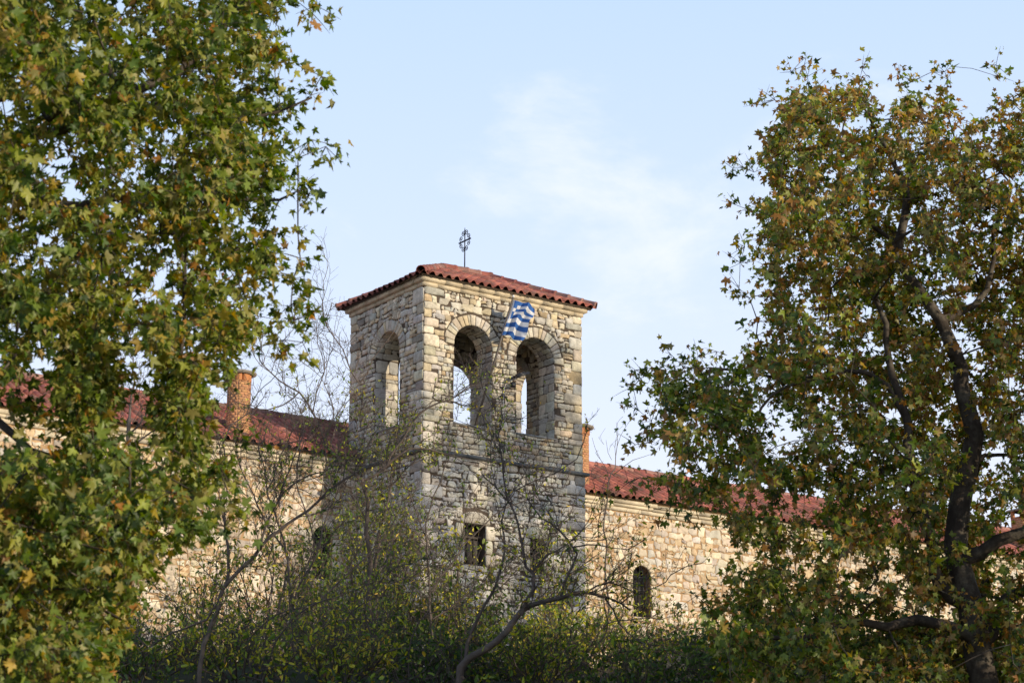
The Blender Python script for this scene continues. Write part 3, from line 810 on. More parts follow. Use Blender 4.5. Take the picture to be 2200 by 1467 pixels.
def leaf_template(kind, var=0):
    if kind == 'plane':                       # five pointed lobes with shoulders
        tips = [(-118, .62), (-58, .92), (0, 1.0), (58, .92), (118, .62)]; pol = []
        for k, (a, r) in enumerate(tips):
            pol += [(a - 18, r * .64), (a - 7, r * .74), (a, r), (a + 7, r * .74), (a + 18, r * .64)]
            if k < 4: pol.append(((a + tips[k + 1][0]) / 2, .40))
        pol.append((180, .16))
    elif kind == 'plane_far': pol = [(-122, .62), (-90, .44), (-70, .70), (-58, .92), (-44, .66), (-29, .46), (-13, .70), (0, 1.0), (13, .70), (29, .46), (44, .66), (58, .92), (70, .70), (90, .44), (122, .62), (180, .16)]
    else: pol = [(-150, .42), (-70, .36), (-22, .75), (0, 1.05), (22, .75), (70, .36), (150, .42)]
    if var and kind != 'oval':
        wv = (1.0, .72, 1.18)[var]; pol = [(a_ * (1.0, .86, 1.06)[var] if abs(a_) < 179 else a_, r_ * (1 - (1 - wv) * min(1, abs(a_) / 90)) * (1 + .10 * math.sin(a_ * .21 + var * 2))) for a_, r_ in pol]
    a = np.radians([p[0] for p in pol]); r = np.array([p[1] for p in pol])
    V = np.stack([r * np.sin(a), r * np.cos(a), 0 * r], 1); V = np.vstack([V, [[0, 0.02, 0]]]); n = len(pol)
    F = np.array([[i, (i + 1) % n, n] for i in range(n)])
    return V, F
def leaves(mb, pos, tipdir, nrm, size, col, kind, curl=.45, var=None):
    """place one leaf per row; tipdir: way the tip points, nrm: face normal"""
    if var is None and kind != 'oval':
        pick = rng.integers(0, 3, len(pos))
        for k in range(3):
            i = pick == k; leaves(mb, pos[i], tipdir[i], nrm[i], size[i], col[i], kind, curl, k)
        return
    V, F = leaf_template(kind, var or 0); n = len(pos)
    Y = unit(tipdir); Z = unit(nrm - (nrm * Y).sum(1)[:, None] * Y); X = np.cross(Y, Z)
    r2 = (V[:, 0] ** 2 + V[:, 1] ** 2)
    cu = rng.normal(curl, .5, (n, 1)); fo = rng.normal(.45, .4, (n, 1))
    z = -cu * r2[None] * .55 + fo * np.abs(V[:, 0])[None]
    lx = V[None, :, 0] * rng.uniform(.6, 1.1, (n, 1)); ly = V[None, :, 1] + .12
    pts = pos[:, None] + size[:, None, None] * (lx[..., None] * X[:, None] + ly[..., None] * Y[:, None] + z[..., None] * Z[:, None])
    m = len(V); off = np.arange(n)[:, None, None] * m
    mb.add(pts.reshape(-1, 3), (off + F[None]).reshape(-1, 3), 0, np.repeat(col, m, 0))
def sprays(ends, k, length, up, drop=.0, fan=None):
    """k short twigs at every branch end; returns start, direction, length arrays"""
    E = np.repeat(np.asarray(ends), k, 0); n = len(E)
    d = rng.normal(0, 1, (n, 3)); d[:, 2] += up
    if fan is not None: d += np.repeat(fan, k, 0)
    return E, unit(d), rng.uniform(*length, n)
def twig_mesh(mb, E, d, l, r0=.004, sag=.1):
    n = len(E); t = np.array([0, .55, 1.0]); side = unit(np.cross(d, rng.normal(0, 1, (n, 3)))); s2 = np.cross(d, side)
    ang = np.array([0, 2.094, 4.189]); rr = np.array([r0, r0 * .8, r0 * .3])
    cen = E[:, None] + d[:, None] * (l[:, None] * t)[..., None]; cen[..., 2] -= sag * (l[:, None] * t) ** 2
    V = cen[:, :, None] + rr[None, :, None, None] * (np.cos(ang)[None, None, :, None] * side[:, None, None] + np.sin(ang)[None, None, :, None] * s2[:, None, None])
    i = np.arange(3); F = np.concatenate([np.stack([k * 3 + i, k * 3 + (i + 1) % 3, (k + 1) * 3 + (i + 1) % 3, (k + 1) * 3 + i], 1) for k in range(2)])
    mb.add(V.reshape(-1, 3), (np.arange(n)[:, None, None] * 9 + F[None]).reshape(-1, 4))
    return cen
def inpoly(x, y, poly):
    poly = np.asarray(poly, float); c = False; n = len(poly); j = n - 1
    for i in range(n):
        xi, yi = poly[i]; xj, yj = poly[j]
        if (yi > y) != (yj > y) and x < (xj - xi) * (y - yi) / (yj - yi) + xi: c = not c
        j = i
    return c
def lump(p, sc, seed):
    q = np.asarray(p) * sc
    return (np.sin(q[..., 0] * 1.7 + seed) * np.sin(q[..., 1] * 1.3 + 1.7 * seed) + np.sin(q[..., 2] * 2.1 + .6 * seed + q[..., 0]) * .8 + np.sin(q[..., 1] * 2.7 - q[..., 2] * 1.4 + seed) * .5) / 2.3

PLANE_PAL = np.array([(.042, .076, .014), (.085, .138, .018), (.155, .205, .026), (.265, .285, .042), (.23, .205, .050), (.36, .25, .035), (.36, .16, .025), (.22, .125, .038), (.32, .215, .07)])
def plane_cols(pos, w0, seed, warm):
    n = len(pos); w = np.tile(np.asarray(w0, float), (n, 1)); k = lump(pos, .9, seed) * .8 + .5
    if warm > 0: k = k + warm * .9 * ((pos[:, 2] - 6.5) / 4 + (pos[:, 0] - 5.5) / 9)      # the sunniest, highest boughs have turned first
    k = np.clip(k, 0, 1)[:, None]
    hot = np.array([.4, .6, .9, 1.3, 1.8, 2.4, 2.4, 2.0, 1.6]); cold = np.array([1.5, 1.4, 1.1, .8, .5, .35, .3, .5, .5])
    w = w * (cold * (1 - k) + hot * k) * (1 + warm * np.array([-.4, -.3, 0, .2, .4, .5, .6, .7, .5])); w /= w.sum(1, keepdims=True)
    c = (w.cumsum(1) > rng.random((n, 1))).argmax(1)
    return PLANE_PAL[c] * rng.uniform(.75, 1.25, (n, 1)) * rng.uniform(.95, 1.05, (n, 3))

def plane_tree(name, label, limbs, targets, base, leaf_size, per, kind, w0, seed, warm, spread, group=None, fruit=(), rmax=.16, sparse=None):
    root = empty(name, base); tag(root, label, 'tree', group)
    sk = Skel()
    for k, (pts, r0, r1, par) in enumerate(limbs): sk.line(pts, r0, r1, par)
    n0 = len(sk.p)
    ends = sk.attach(targets, .22, .16)
    E = np.array([sk.p[i] for i in ends]); thin = np.zeros(len(E), bool)
    if sparse:
        lo_, hi_ = sparse; tt_ = np.asarray(targets)[lo_:hi_]; thin = np.array([((tt_ - e) ** 2).sum(1).min() < 1e-6 for e in E])
    mb = MB(); sk.mesh(mb, .0045, .45, rmax)
    cen = E.mean(0); outw = unit((E - cen) * np.array([1, 1, .4]))
    S, d, l = sprays(E, 4, (spread * .7, spread * 1.6), .1, fan=outw * .5)
    twig_mesh(mb, S, d, l, .0045, .35)
    mb.build('trunk', M['bark'], root, base, smooth=True)
    m = per // 4; tt = rng.uniform(.15, 1.05, (len(S), m))
    pos = S[:, None] + d[:, None] * (l[:, None] * tt)[..., None] + rng.normal(0, spread * .22, (len(S), m, 3))
    pos[..., 2] -= .30 * (l[:, None] * tt) ** 2
    pos = pos.reshape(-1, 3); dd = np.repeat(d, m, 0); kp = (~np.repeat(np.repeat(thin, 4), m)) | (rng.random(len(pos)) < .45); pos = pos[kp]; dd = dd[kp]; n = len(pos)
    tip = dd * .6 + rng.normal(0, .55, (n, 3)) + np.array([0, 0, -.75])
    nrm = rng.normal(0, .75, (n, 3)) + np.array([0, 0, .5]) + unit((pos - cen) * np.array([1, 1, .3])) * .4
    size = leaf_size * np.clip(rng.normal(1, .24, n), .5, 1.6)
    mb = MB(); leaves(mb, pos, tip, nrm, size, plane_cols(pos, w0, seed, warm), kind)
    mb.build('crown', M['planeleaf'], root, base)
    for f in fruit:
        f = np.asarray(f); f = E[np.argmin(((E - f) ** 2).sum(1))] + np.array([rng.uniform(-.04, .04), -.05, -rng.uniform(.10, .17)]); m3 = MB(); top = f + np.array([0, 0, rng.uniform(.08, .16)])
        m3.tube([top, f], .0018, 3); rr = .016
        m3.tube([f + np.array([0, 0, rr * c]) for c in (1, .8, .3, -.3, -.8, -1)], [rr * q for q in (.1, .6, .95, .95, .6, .1)], 8)
        m3.build('seed_ball', M['fruit'], root, base, smooth=True)
    return root

def sample(polys, voids, n, depth, seed, lum=.25, extra=()):
    """random crown points inside the outline polygons, thinned by a lumpy field and by the sky gaps"""
    out = []; xs = np.concatenate([np.array(p[0])[:, 0] for p in polys]); ys = np.concatenate([np.array(p[0])[:, 1] for p in polys])
    x0, x1, y0, y1 = xs.min(), xs.max(), ys.min(), ys.max(); tries = 0
    while len(out) < n and tries < n * 60:
        tries += 1; x, y = rng.uniform(x0, x1), rng.uniform(y0, y1); w = max([p[1] for p in polys if inpoly(x, y, p[0])] or [0])
        if rng.random() > w: continue
        if any(((x - a) / rx) ** 2 + ((y - b) / ry) ** 2 < 1 for a, b, rx, ry in voids): continue
        Y = depth(x, y); p = P(x, y, Y)
        if lump(p, 1.9, seed) < -1 + lum * 2 * rng.random() + lum: continue
        out.append(p)
    return np.array(out)

# ---- the big plane tree on the left, close to the camera
def left_tree():
    poly = [([(-260, -160), (600, -160), (615, 40), (590, 150), (600, 240), (590, 330), (560, 400), (590, 480), (600, 560), (575, 640), (560, 690), (520, 725), (500, 770), (425, 775), (420, 720), (400, 800), (385, 880), (355, 880), (345, 740), (240, 680), (215, 800), (205, 970), (155, 985), (150, 840), (140, 740), (60, 700), (-260, 730)], 1.0),
            ([(-260, 730), (60, 730), (45, 800), (-260, 810)], .9), ([(-40, 850), (60, 855), (80, 890), (-40, 895)], .5),
            ([(-260, 1010), (20, 1000), (130, 1000), (200, 975), (330, 1000), (415, 1005), (430, 1080), (400, 1140), (320, 1170), (285, 1290), (230, 1370), (205, 1520), (-260, 1520)], 1.0),
            ([(300, 930), (400, 930), (470, 960), (480, 1010), (300, 1005)], .7)]
    voids = [(285, 780, 50, 75), (95, 800, 40, 62), (455, 840, 30, 50), (120, 330, 24, 40), (290, 90, 14, 18), (80, 560, 26, 26), (300, 600, 20, 30), (200, 450, 24, 14), (310, 1200, 36, 34), (60, 950, 50, 40), (255, 250, 18, 20), (420, 240, 16, 20), (500, 60, 18, 16), (400, 560, 18, 22), (130, 650, 18, 28), (480, 640, 18, 20), (330, 480, 22, 16), (230, 600, 20, 34), (545, 300, 16, 18), (150, 120, 18, 14), (350, 330, 16, 14), (60, 450, 22, 12), (440, 520, 16, 16), (520, 580, 16, 20), (20, 180, 16, 18), (370, 700, 18, 22), (10, 690, 30, 24), (120, 1110, 20, 16), (40, 1180, 18, 22), (170, 1300, 18, 20), (250, 1060, 20, 16), (60, 1330, 20, 18), (200, 1190, 18, 22)]
    def depth(x, y):
        b = 17.2 + (x - 300) / 300 * 1.1 - max(0, (300 - y)) / 300 * max(0, (350 - x)) / 350 * 2.6
        return b + rng.normal(0, 1.1)
    T_ = sample(poly, voids, 1060, depth, 2.0, .22)
    T_ = np.vstack([T_, sample([poly[3], poly[4]], voids, 150, lambda x, y: 16.6 + rng.normal(0, .8), 5.0, .35)])
    T_ = np.vstack([T_, sample([([(140, 720), (235, 720), (220, 860), (215, 1000), (150, 1000), (145, 850)], 1.0), ([(345, 740), (415, 740), (410, 860), (385, 930), (350, 930)], 1.0), ([(425, 720), (520, 730), (500, 800), (430, 810)], 1.0)], [], 80, lambda x, y: 17.2 + rng.normal(0, .5), 5.0, .6)])
    tips = [(672, 30, 18), (682, 14, 18), (690, 165, 18), (668, 205, 18.2), (700, 315, 18.3), (668, 300, 18), (640, 340, 18), (665, 420, 18.2), (640, 410, 18), (640, 500, 18.1), (645, 555, 18.3), (630, 600, 18), (645, 660, 18.3), (625, 655, 18), (650, 735, 18.4), (630, 690, 18), (610, 730, 18.2), (600, 755, 18), (490, 820, 17.6), (470, 1000, 17), (505, 960, 17), (480, 1130, 17), (545, 1090, 17.2), (500, 1090, 17)]
    T_ = np.vstack([T_, [P(*t) for t in tips]])
    # the rest of the crown outside the frame
    n = 150; off = np.stack([rng.uniform(-9.5, -5.2, n), rng.uniform(15, 21, n), rng.uniform(2.5, 10.5, n)], 1); T_ = np.vstack([T_, off])
    base = np.array([-7.2, 18.5, float(ground_z(-7.2, 18.5)) - .1])
    def q(x, y, Y): return P(x, y, Y)
    top = np.array([-6.9, 18.4, 5.0])
    limbs = [([base, (-7.1, 18.5, 1.2), (-6.95, 18.4, 3.0), top, (-6.7, 18.3, 7.2), (-6.2, 18.2, 9.6)], .34, .10, None),
             ([(-6.95, 18.4, 3.0), q(-120, 820, 18.2), q(0, 905, 18), q(70, 965, 17.8), q(125, 985, 17.6), q(190, 960, 17.5), q(260, 985, 17.3)], .085, .02, 'near'),
             ([top, q(-100, 420, 18.2), q(60, 430, 18), q(180, 435, 17.8), q(300, 415, 17.8), q(400, 400, 17.9), q(510, 440, 18), q(600, 430, 18.2)], .12, .014, 'near'),
             ([(-6.8, 18.35, 6.2), q(20, 300, 17.2), q(120, 275, 17), q(180, 245, 16.9), q(270, 200, 17), q(390, 165, 17.4), q(480, 60, 17.8), q(530, -60, 18)], .10, .018, 'near'),
             ([(-6.75, 18.3, 6.8), q(100, 200, 17.8), q(260, 240, 17.8), q(380, 225, 18), q(500, 260, 18.2), q(590, 240, 18.3), q(670, 210, 18.2)], .07, .012, 'near'),
             ([q(180, 435, 17.8), q(230, 520, 17.6), q(240, 620, 17.5), q(205, 760, 17.4), q(185, 900, 17.3)], .03, .010, 'near'),
             ([q(300, 415, 17.8), q(380, 500, 17.8), q(390, 640, 17.7), q(385, 760, 17.6), q(390, 850, 17.5)], .028, .008, 'near'),
             ([q(125, 985, 17.6), q(250, 1100, 17.2), q(300, 1150, 17), q(330, 1110, 16.9), q(420, 1090, 16.9)], .035, .010, 'near'),
             ([(-7.0, 18.45, 1.8), q(-80, 1250, 17.5), q(60, 1240, 17.0), q(180, 1270, 16.8), q(260, 1330, 16.6)], .06, .012, 'near')]
    fruit = [P(683, 222, 18), P(616, 212, 18.1), P(622, 208, 18.1), P(664, 100, 18), P(618, 336, 18.1), P(605, 648, 18), P(610, 650, 18), P(642, 440, 18.1), P(657, 430, 18.2), P(590, 260, 18)]
    plane_tree('plane_tree', 'large plane tree with yellowing green leaves filling the left of the photo', limbs, T_, base, .067, 32, 'plane', [.11, .23, .30, .24, .14, .085, .014, .006, .002], .4, .0, .20, 'plane trees turning to autumn colour', fruit, sparse=(len(T_) - n - len(tips), len(T_) - n))
left_tree()

# ---- the browner plane tree on the right
def right_tree():
    poly = [([(1670, 275), (1715, 190), (1745, 175), (1790, 215), (1850, 190), (1885, 250), (1960, 220), (2035, 210), (2080, 280), (2135, 215), (2210, 205), (2420, 220), (2420, 800), (1660, 760), (1660, 650), (1635, 570), (1645, 470), (1665, 380), (1645, 345)], 1.0),
            ([(1430, 785), (1530, 785), (1640, 745), (2420, 760), (2420, 1010), (1490, 1000), (1430, 950), (1455, 890), (1415, 840)], .95),
            ([(1410, 1045), (1480, 1010), (2420, 990), (2420, 1240), (1560, 1240), (1530, 1110), (1450, 1065)], .8),
            ([(1545, 1120), (2420, 1120), (2420, 1530), (1590, 1530), (1560, 1400), (1525, 1330), (1540, 1235)], 1.0)]
    voids = [(2060, 745, 34, 40), (1690, 925, 48, 55), (2105, 895, 20, 28), (1985, 660, 22, 30), (1500, 900, 20, 20), (1950, 500, 26, 22), (2010, 560, 24, 20), (1640, 1085, 20, 26), (1560, 1180, 40, 70), (1600, 1060, 30, 22), (1740, 1080, 50, 26), (2170, 1110, 36, 36), (1830, 960, 26, 16), (1920, 880, 22, 26), (2150, 1200, 50, 26), (1830, 1230, 30, 40), (1640, 1180, 28, 60), (2080, 1080, 20, 26), (1780, 760, 18, 14)]
    def depth(x, y): return 27.0 + rng.normal(0, 1.5) - (x < 1650) * .6
    paths = [[(2112, 1467), (2078, 1300), (2060, 1200), (2060, 1120), (2085, 900), (2064, 790)], [(2064, 790), (2024, 690), (1965, 600), (1915, 520)], [(2064, 790), (2120, 710), (2140, 670)], [(2060, 1200), (2140, 1165), (2200, 1145)],
             [(2095, 1380), (2040, 1335), (1980, 1330), (1900, 1345)], [(1940, 890), (1905, 690), (1880, 640)], [(2024, 690), (2090, 650), (2140, 560)]]
    def near_limb(x, y):
        q_ = np.array([x, y]); best = 1e9
        for pa in paths:
            for a_, b_ in zip(np.array(pa[:-1], float), np.array(pa[1:], float)):
                ab = b_ - a_; t_ = np.clip(((q_ - a_) @ ab) / (ab @ ab), 0, 1); best = min(best, np.linalg.norm(a_ + ab * t_ - q_))
        return best
    def depth(x, y):
        Y = 27.0 + rng.normal(0, 1.5) - (x < 1650) * .6; nl = near_limb(x, y)
        if nl < 52 and rng.random() < .8: Y = 27.6 + abs(rng.normal(0, 1.2))
        return Y
    T_ = sample(poly, voids, 2250, depth, 4.4, .20)
    tips = [(1700, 155, 27), (1728, 140, 27), (1735, 165, 27.2), (1852, 150, 27), (1846, 175, 27), (1640, 225, 27), (1665, 215, 27), (1575, 362, 26.6), (1598, 360, 26.6), (1620, 370, 26.7), (1580, 440, 26.6), (1605, 450, 26.6), (1590, 565, 26.6), (1600, 530, 26.7), (1588, 620, 26.6), (1610, 640, 26.7), (1628, 690, 26.7), (1625, 720, 26.7), (1540, 755, 26.5), (1500, 765, 26.5), (1440, 760, 26.4), (1365, 795, 26.4), (1385, 805, 26.4), (1420, 790, 26.4), (1360, 830, 26.4), (1370, 880, 26.4), (1400, 905, 26.4), (1385, 925, 26.4), (1365, 955, 26.4), (1395, 950, 26.4), (1350, 1035, 26.4), (1375, 1025, 26.4), (1400, 1060, 26.5), (2030, 155, 27), (2035, 170, 27), (2140, 140, 27), (2145, 165, 27), (1932, 160, 27), (1960, 175, 27), (1480, 1120, 26.5), (1500, 1080, 26.6), (1440, 1090, 26.6), (1520, 1300, 26.6), (1495, 1280, 26.6)]
    T_ = np.vstack([T_, [P(*t) for t in tips]])
    n = 110; off = np.stack([rng.uniform(7.6, 10.3, n), rng.uniform(24.5, 30, n), rng.uniform(2.0, 10.5, n)], 1); T_ = np.vstack([T_, off])
    q = P; Yt = 27.0
    b0 = P(2110, 1467, Yt); base = np.array([b0[0] + .05, Yt, float(ground_z(b0[0], Yt)) - .1])
    limbs = [([base, q(2112, 1467, Yt), q(2100, 1400, Yt), q(2078, 1300, Yt), q(2060, 1220, Yt), q(2060, 1120, Yt), q(2075, 1020, Yt), q(2085, 900, Yt), q(2064, 790, Yt)], .22, .10, None),
             ([q(2064, 790, Yt), q(2045, 735, Yt), q(2024, 690, Yt), q(1990, 645, 26.9), q(1965, 600, 26.8), q(1935, 570, 26.8), q(1915, 520, 26.7), q(1880, 490, 26.7)], .10, .03, 'near'),
             ([q(2064, 790, Yt), q(2085, 750, Yt), q(2120, 710, 27.2), q(2140, 670, 27.3), q(2175, 650, 27.4), q(2260, 610, 27.6)], .08, .035, 'near'),
             ([q(2024, 690, Yt), q(2050, 665, 27.1), q(2090, 650, 27.2), q(2120, 620, 27.2), q(2140, 560, 27.2), q(2138, 500, 27.2), q(2165, 440, 27.1)], .06, .02, 'near'),
             ([q(1935, 570, 26.8), q(1940, 520, 26.8), q(1948, 470, 26.9), q(1940, 400, 27), q(1900, 320, 27), q(1850, 220, 27)], .07, .012, 'near'),
             ([q(2078, 1300, Yt), q(2020, 1255, 26.8), q(1985, 1120, 26.7), q(1960, 1000, 26.6), q(1940, 890, 26.6), q(1910, 780, 26.6), q(1905, 690, 26.6), q(1880, 640, 26.6)], .09, .035, 'near'),
             ([q(1940, 890, 26.6), q(1900, 830, 26.5), q(1850, 800, 26.4), q(1780, 800, 26.3), q(1700, 830, 26.2), q(1640, 880, 26.2), q(1610, 930, 26.2)], .03, .008, 'near'),
             ([q(1850, 800, 26.4), q(1720, 810, 26.4), q(1580, 800, 26.4), q(1470, 790, 26.4)], .025, .007, 'near'),
             ([q(2095, 1380, Yt), q(2040, 1335, 26.7), q(1980, 1330, 26.5), q(1900, 1345, 26.3), q(1840, 1340, 26.2), q(1760, 1365, 26.1), q(1650, 1370, 26)], .09, .025, 'near'),
             ([q(2060, 1200, Yt), q(2105, 1190, 26.8), q(2140, 1165, 26.7), q(2200, 1145, 26.6), q(2300, 1120, 26.5)], .11, .05, 'near'),
             ([q(2105, 1380, Yt), q(2150, 1310, 27.4), q(2200, 1270, 27.7), q(2300, 1230, 28)], .12, .05, 'near'),
             ([q(2085, 1010, Yt), q(2120, 985, 27.2), q(2180, 975, 27.4), q(2280, 960, 27.6)], .03, .012, 'near'),
             ([q(2064, 790, Yt), q(2090, 640, 27.6), q(2100, 480, 27.8), q(2060, 330, 27.6), q(2035, 220, 27.3)], .04, .008, 'near')]
    fruit = [P(2032, 188, 27), P(2038, 192, 27), P(2036, 180, 27), P(1897, 192, 27), P(1626, 452, 26.6)]
    plane_tree('plane_tree', 'broad plane tree with browner autumn leaves on the right of the photo', limbs, T_, base, .066, 30, 'plane_far', [.10, .18, .19, .15, .12, .075, .055, .085, .07], 3.7, .45, .20, 'plane trees turning to autumn colour', fruit, sparse=(len(T_) - n - len(tips), len(T_) - n))
right_tree()

# ---- tall tree standing outside the frame on the right, between the low sun and the foot of the tower
def tall_tree():
    t0 = 32.0; sv = np.array([math.sin(SUN_AZ), -math.cos(SUN_AZ), 0]); pv = np.array([-sv[1], sv[0], 0]); k = math.tan(SUN_EL)
    c = np.array([0, 45.0, 0]) + sv * t0 + pv * 1.5; base = np.array([c[0], c[1], float(ground_z(c[0], c[1])) - .1]); T_ = []
    while len(T_) < 420:
        a, z, dt = rng.uniform(-2.0, 4.7), rng.uniform(3, 15), rng.normal(0, .9)
        top = 11.3 + (a + 1.6) * .36
        if z > top + rng.normal(0, .25) or a > 4.5 + rng.normal(0, .12) or a < -1.7 + rng.normal(0, .15): continue
        T_.append(np.array([0, 45.0, 0]) + sv * (t0 + dt) + pv * a + np.array([0, 0, z + k * t0]))
    limbs = [([base, base + [0, 0, 5], base + [.1, 0, 11], base + [0, .1, 17]], .3, .06, None)]
    plane_tree('plane_tree', 'tall narrow plane tree standing by itself well to the right of the tower', limbs, np.array(T_), base, .15, 20, 'plane_far', [.13, .20, .22, .15, .10, .045, .04, .08, .05], 5.1, .2, .34)
tall_tree()
# ---- another one nearer the camera, also outside the frame, that keeps the sun off the lower half of the right plane tree
def round_tree():
    sv = np.array([math.sin(SUN_AZ), -math.cos(SUN_AZ), 0]); pv = np.array([-sv[1], sv[0], 0]); c = np.array([0, 45.0, 0]) + sv * 31 + pv * -14.0
    base = np.array([c[0], c[1], float(ground_z(c[0], c[1])) - .1]); T_ = []
    while len(T_) < 420:
        a, z, dt = rng.uniform(-3.9, 3.9), rng.uniform(1.5, 11.4), rng.normal(0, 1.3)
        if (a / 3.9) ** 2 + ((z - 6) / 5.4) ** 2 > 1: continue
        T_.append(c + sv * dt + pv * a + np.array([0, 0, z]))
    limbs = [([base, base + [0, 0, 2.5], base + [.1, 0, 5], base + [0, .1, 10]], .3, .05, None)]
    plane_tree('plane_tree', 'rounded plane tree standing nearer the camera beyond the right edge of the photo', limbs, np.array(T_), base, .14, 20, 'plane_far', [.13, .20, .22, .15, .10, .045, .04, .08, .05], 6.1, .2, .34)
round_tree()

# ---- bare saplings and shrubs in front of the walls
SHRUB_PAL = np.array([(.040, .080, .014), (.095, .16, .022), (.20, .27, .034), (.38, .40, .045), (.62, .55, .05), (.62, .43, .06), (.16, .095, .05)])
def shrub_cols(n, w):
    w = np.asarray(w, float); w /= w.sum()
    return SHRUB_PAL[rng.choice(7, n, p=w)] * rng.uniform(.75, 1.25, (n, 1))
def grow_twigs(sk, ids, n, length, up=.6, fwd=.8, levels=2, rt=.004, kids=4, wob=.5):
    """side shoots along given nodes, each carrying finer shoots"""
    made = []
    for _ in range(n):
        i = ids[rng.integers(len(ids))]
        q = sk.p[i]; pa = sk.par[i]; ax = unit(q - sk.p[pa]) if pa >= 0 else np.array([0, 0, 1.0])
        d = unit(ax * fwd + rng.normal(0, .7, 3) + np.array([0, 0, up])); l = rng.uniform(*length); m = max(2, int(l / .12)); last = i; pos = q.copy(); mine = []
        for k in range(m):
            d = unit(d + rng.normal(0, wob * .4, 3) + np.array([0, 0, .03])); pos = pos + d * (l / m)
            sk.p.append(pos.copy()); sk.par.append(last); sk.r.append(rt); last = len(sk.p) - 1; mine.append(last)
        made += mine
        if levels > 1: made += grow_twigs(sk, mine, kids, (l * .25, l * .55), up * .7, fwd, levels - 1, rt * .75, max(2, kids - 1), wob)
    return made
def sapling(name, label, lines, Y, cat='tree', n=40, length=(.4, 1.1), leafn=0, leafsize=.035, lw=(1, 3, 4, 3, 2, .5, .3), levels=3, rt=.0035, group=None, ymin=None, kids=5, leaf_low=None):
    base = None; sk = Skel(); ids = []
    for k, (pts, r0, r1) in enumerate(lines):
        q = [P(x, y, Y + (dz if len(t) > 2 else 0)) for t in pts for x, y, dz in [(t[0], t[1], t[2] if len(t) > 2 else 0)]]
        if k == 0:
            f = q[0]; base = np.array([f[0] + .05, f[1], float(ground_z(f[0], f[1])) - .08])
            if f[2] > base[2] + .1: q = [base] + q
        ids += sk.line(q, r0, r1, 'near' if k else None, .15, .008)[1:]
    root = empty(name, base); tag(root, label, cat, group)
    made = grow_twigs(sk, ids, n, length, .55, .8, levels, rt, kids)
    mb = MB(); sk.mesh(mb, rt * .70, .32, .05, 7); mb.build('trunk', M['bark2'], root, base, smooth=True)
    if leafn:
        A = np.array([sk.p[i] for i in made])
        if leaf_low is not None: A = A[A[:, 2] < leaf_low]
        A = A[rng.integers(len(A), size=leafn)] + rng.normal(0, .03, (leafn, 3))
        mb = MB(); leaves(mb, A, rng.normal(0, .6, (leafn, 3)) + np.array([0, 0, -.6]), rng.normal(0, .8, (leafn, 3)) + np.array([0, -.3, .3]), leafsize * rng.uniform(.6, 1.4, leafn), shrub_cols(leafn, lw), 'oval', .2)
        mb.build('leaves', M['shrubleaf'], root, base)
    return root

sapling('bare_tree', 'bare forked sapling with thin grey twigs rising against the shaded side of the tower',
        [([(795, 1330), (790, 1150), (785, 1060), (778, 1030)], .05, .036),
         ([(778, 1030), (740, 1000), (705, 960), (690, 915), (672, 885), (640, 845), (618, 835), (585, 800), (555, 765)], .030, .006),
         ([(778, 1030), (779, 960), (775, 900), (774, 823), (755, 800), (735, 755), (705, 700), (690, 655)], .024, .004),
         ([(774, 823), (800, 775), (830, 740), (850, 705)], .012, .004), ([(774, 823), (745, 780), (720, 735), (700, 690)], .010, .003),
         ([(785, 1031), (832, 1004), (880, 968), (920, 966), (970, 975), (1030, 990)], .026, .006),
         ([(690, 915), (665, 940), (620, 950), (570, 960)], .010, .004), ([(705, 960), (730, 900), (752, 870)], .010, .004),
         ([(672, 885), (680, 840), (700, 800), (690, 760)], .010, .003), ([(640, 845), (610, 870), (580, 880), (540, 870)], .008, .003),
         ([(832, 1004), (848, 960), (870, 930), (905, 890), (960, 860), (1010, 830)], .008, .003)],
        36.5, n=95, length=(.35, 1.05), leafn=900, leafsize=.040, leaf_low=9.8, kids=6)
sapling('bare_tree', 'leaning bare sapling whose straight stem crosses the left wing diagonally',
        [([(425, 1450), (455, 1340), (480, 1268), (540, 1195), (620, 1125), (700, 1062), (760, 1018)], .042, .016),
         ([(486, 1258), (488, 1180), (485, 1080), (478, 985), (480, 950)], .026, .008), ([(480, 950), (500, 915), (530, 890)], .012, .004), ([(480, 950), (460, 920), (440, 905)], .010, .004),
         ([(560, 1180), (585, 1100), (625, 1010), (650, 940)], .016, .004), ([(585, 1100), (640, 1030), (720, 1000)], .012, .004),
         ([(470, 1290), (440, 1330), (370, 1365), (300, 1400)], .02, .006)],
        30.6, n=60, length=(.3, .9), leafn=900, leafsize=.040, leaf_low=7.6, kids=6)
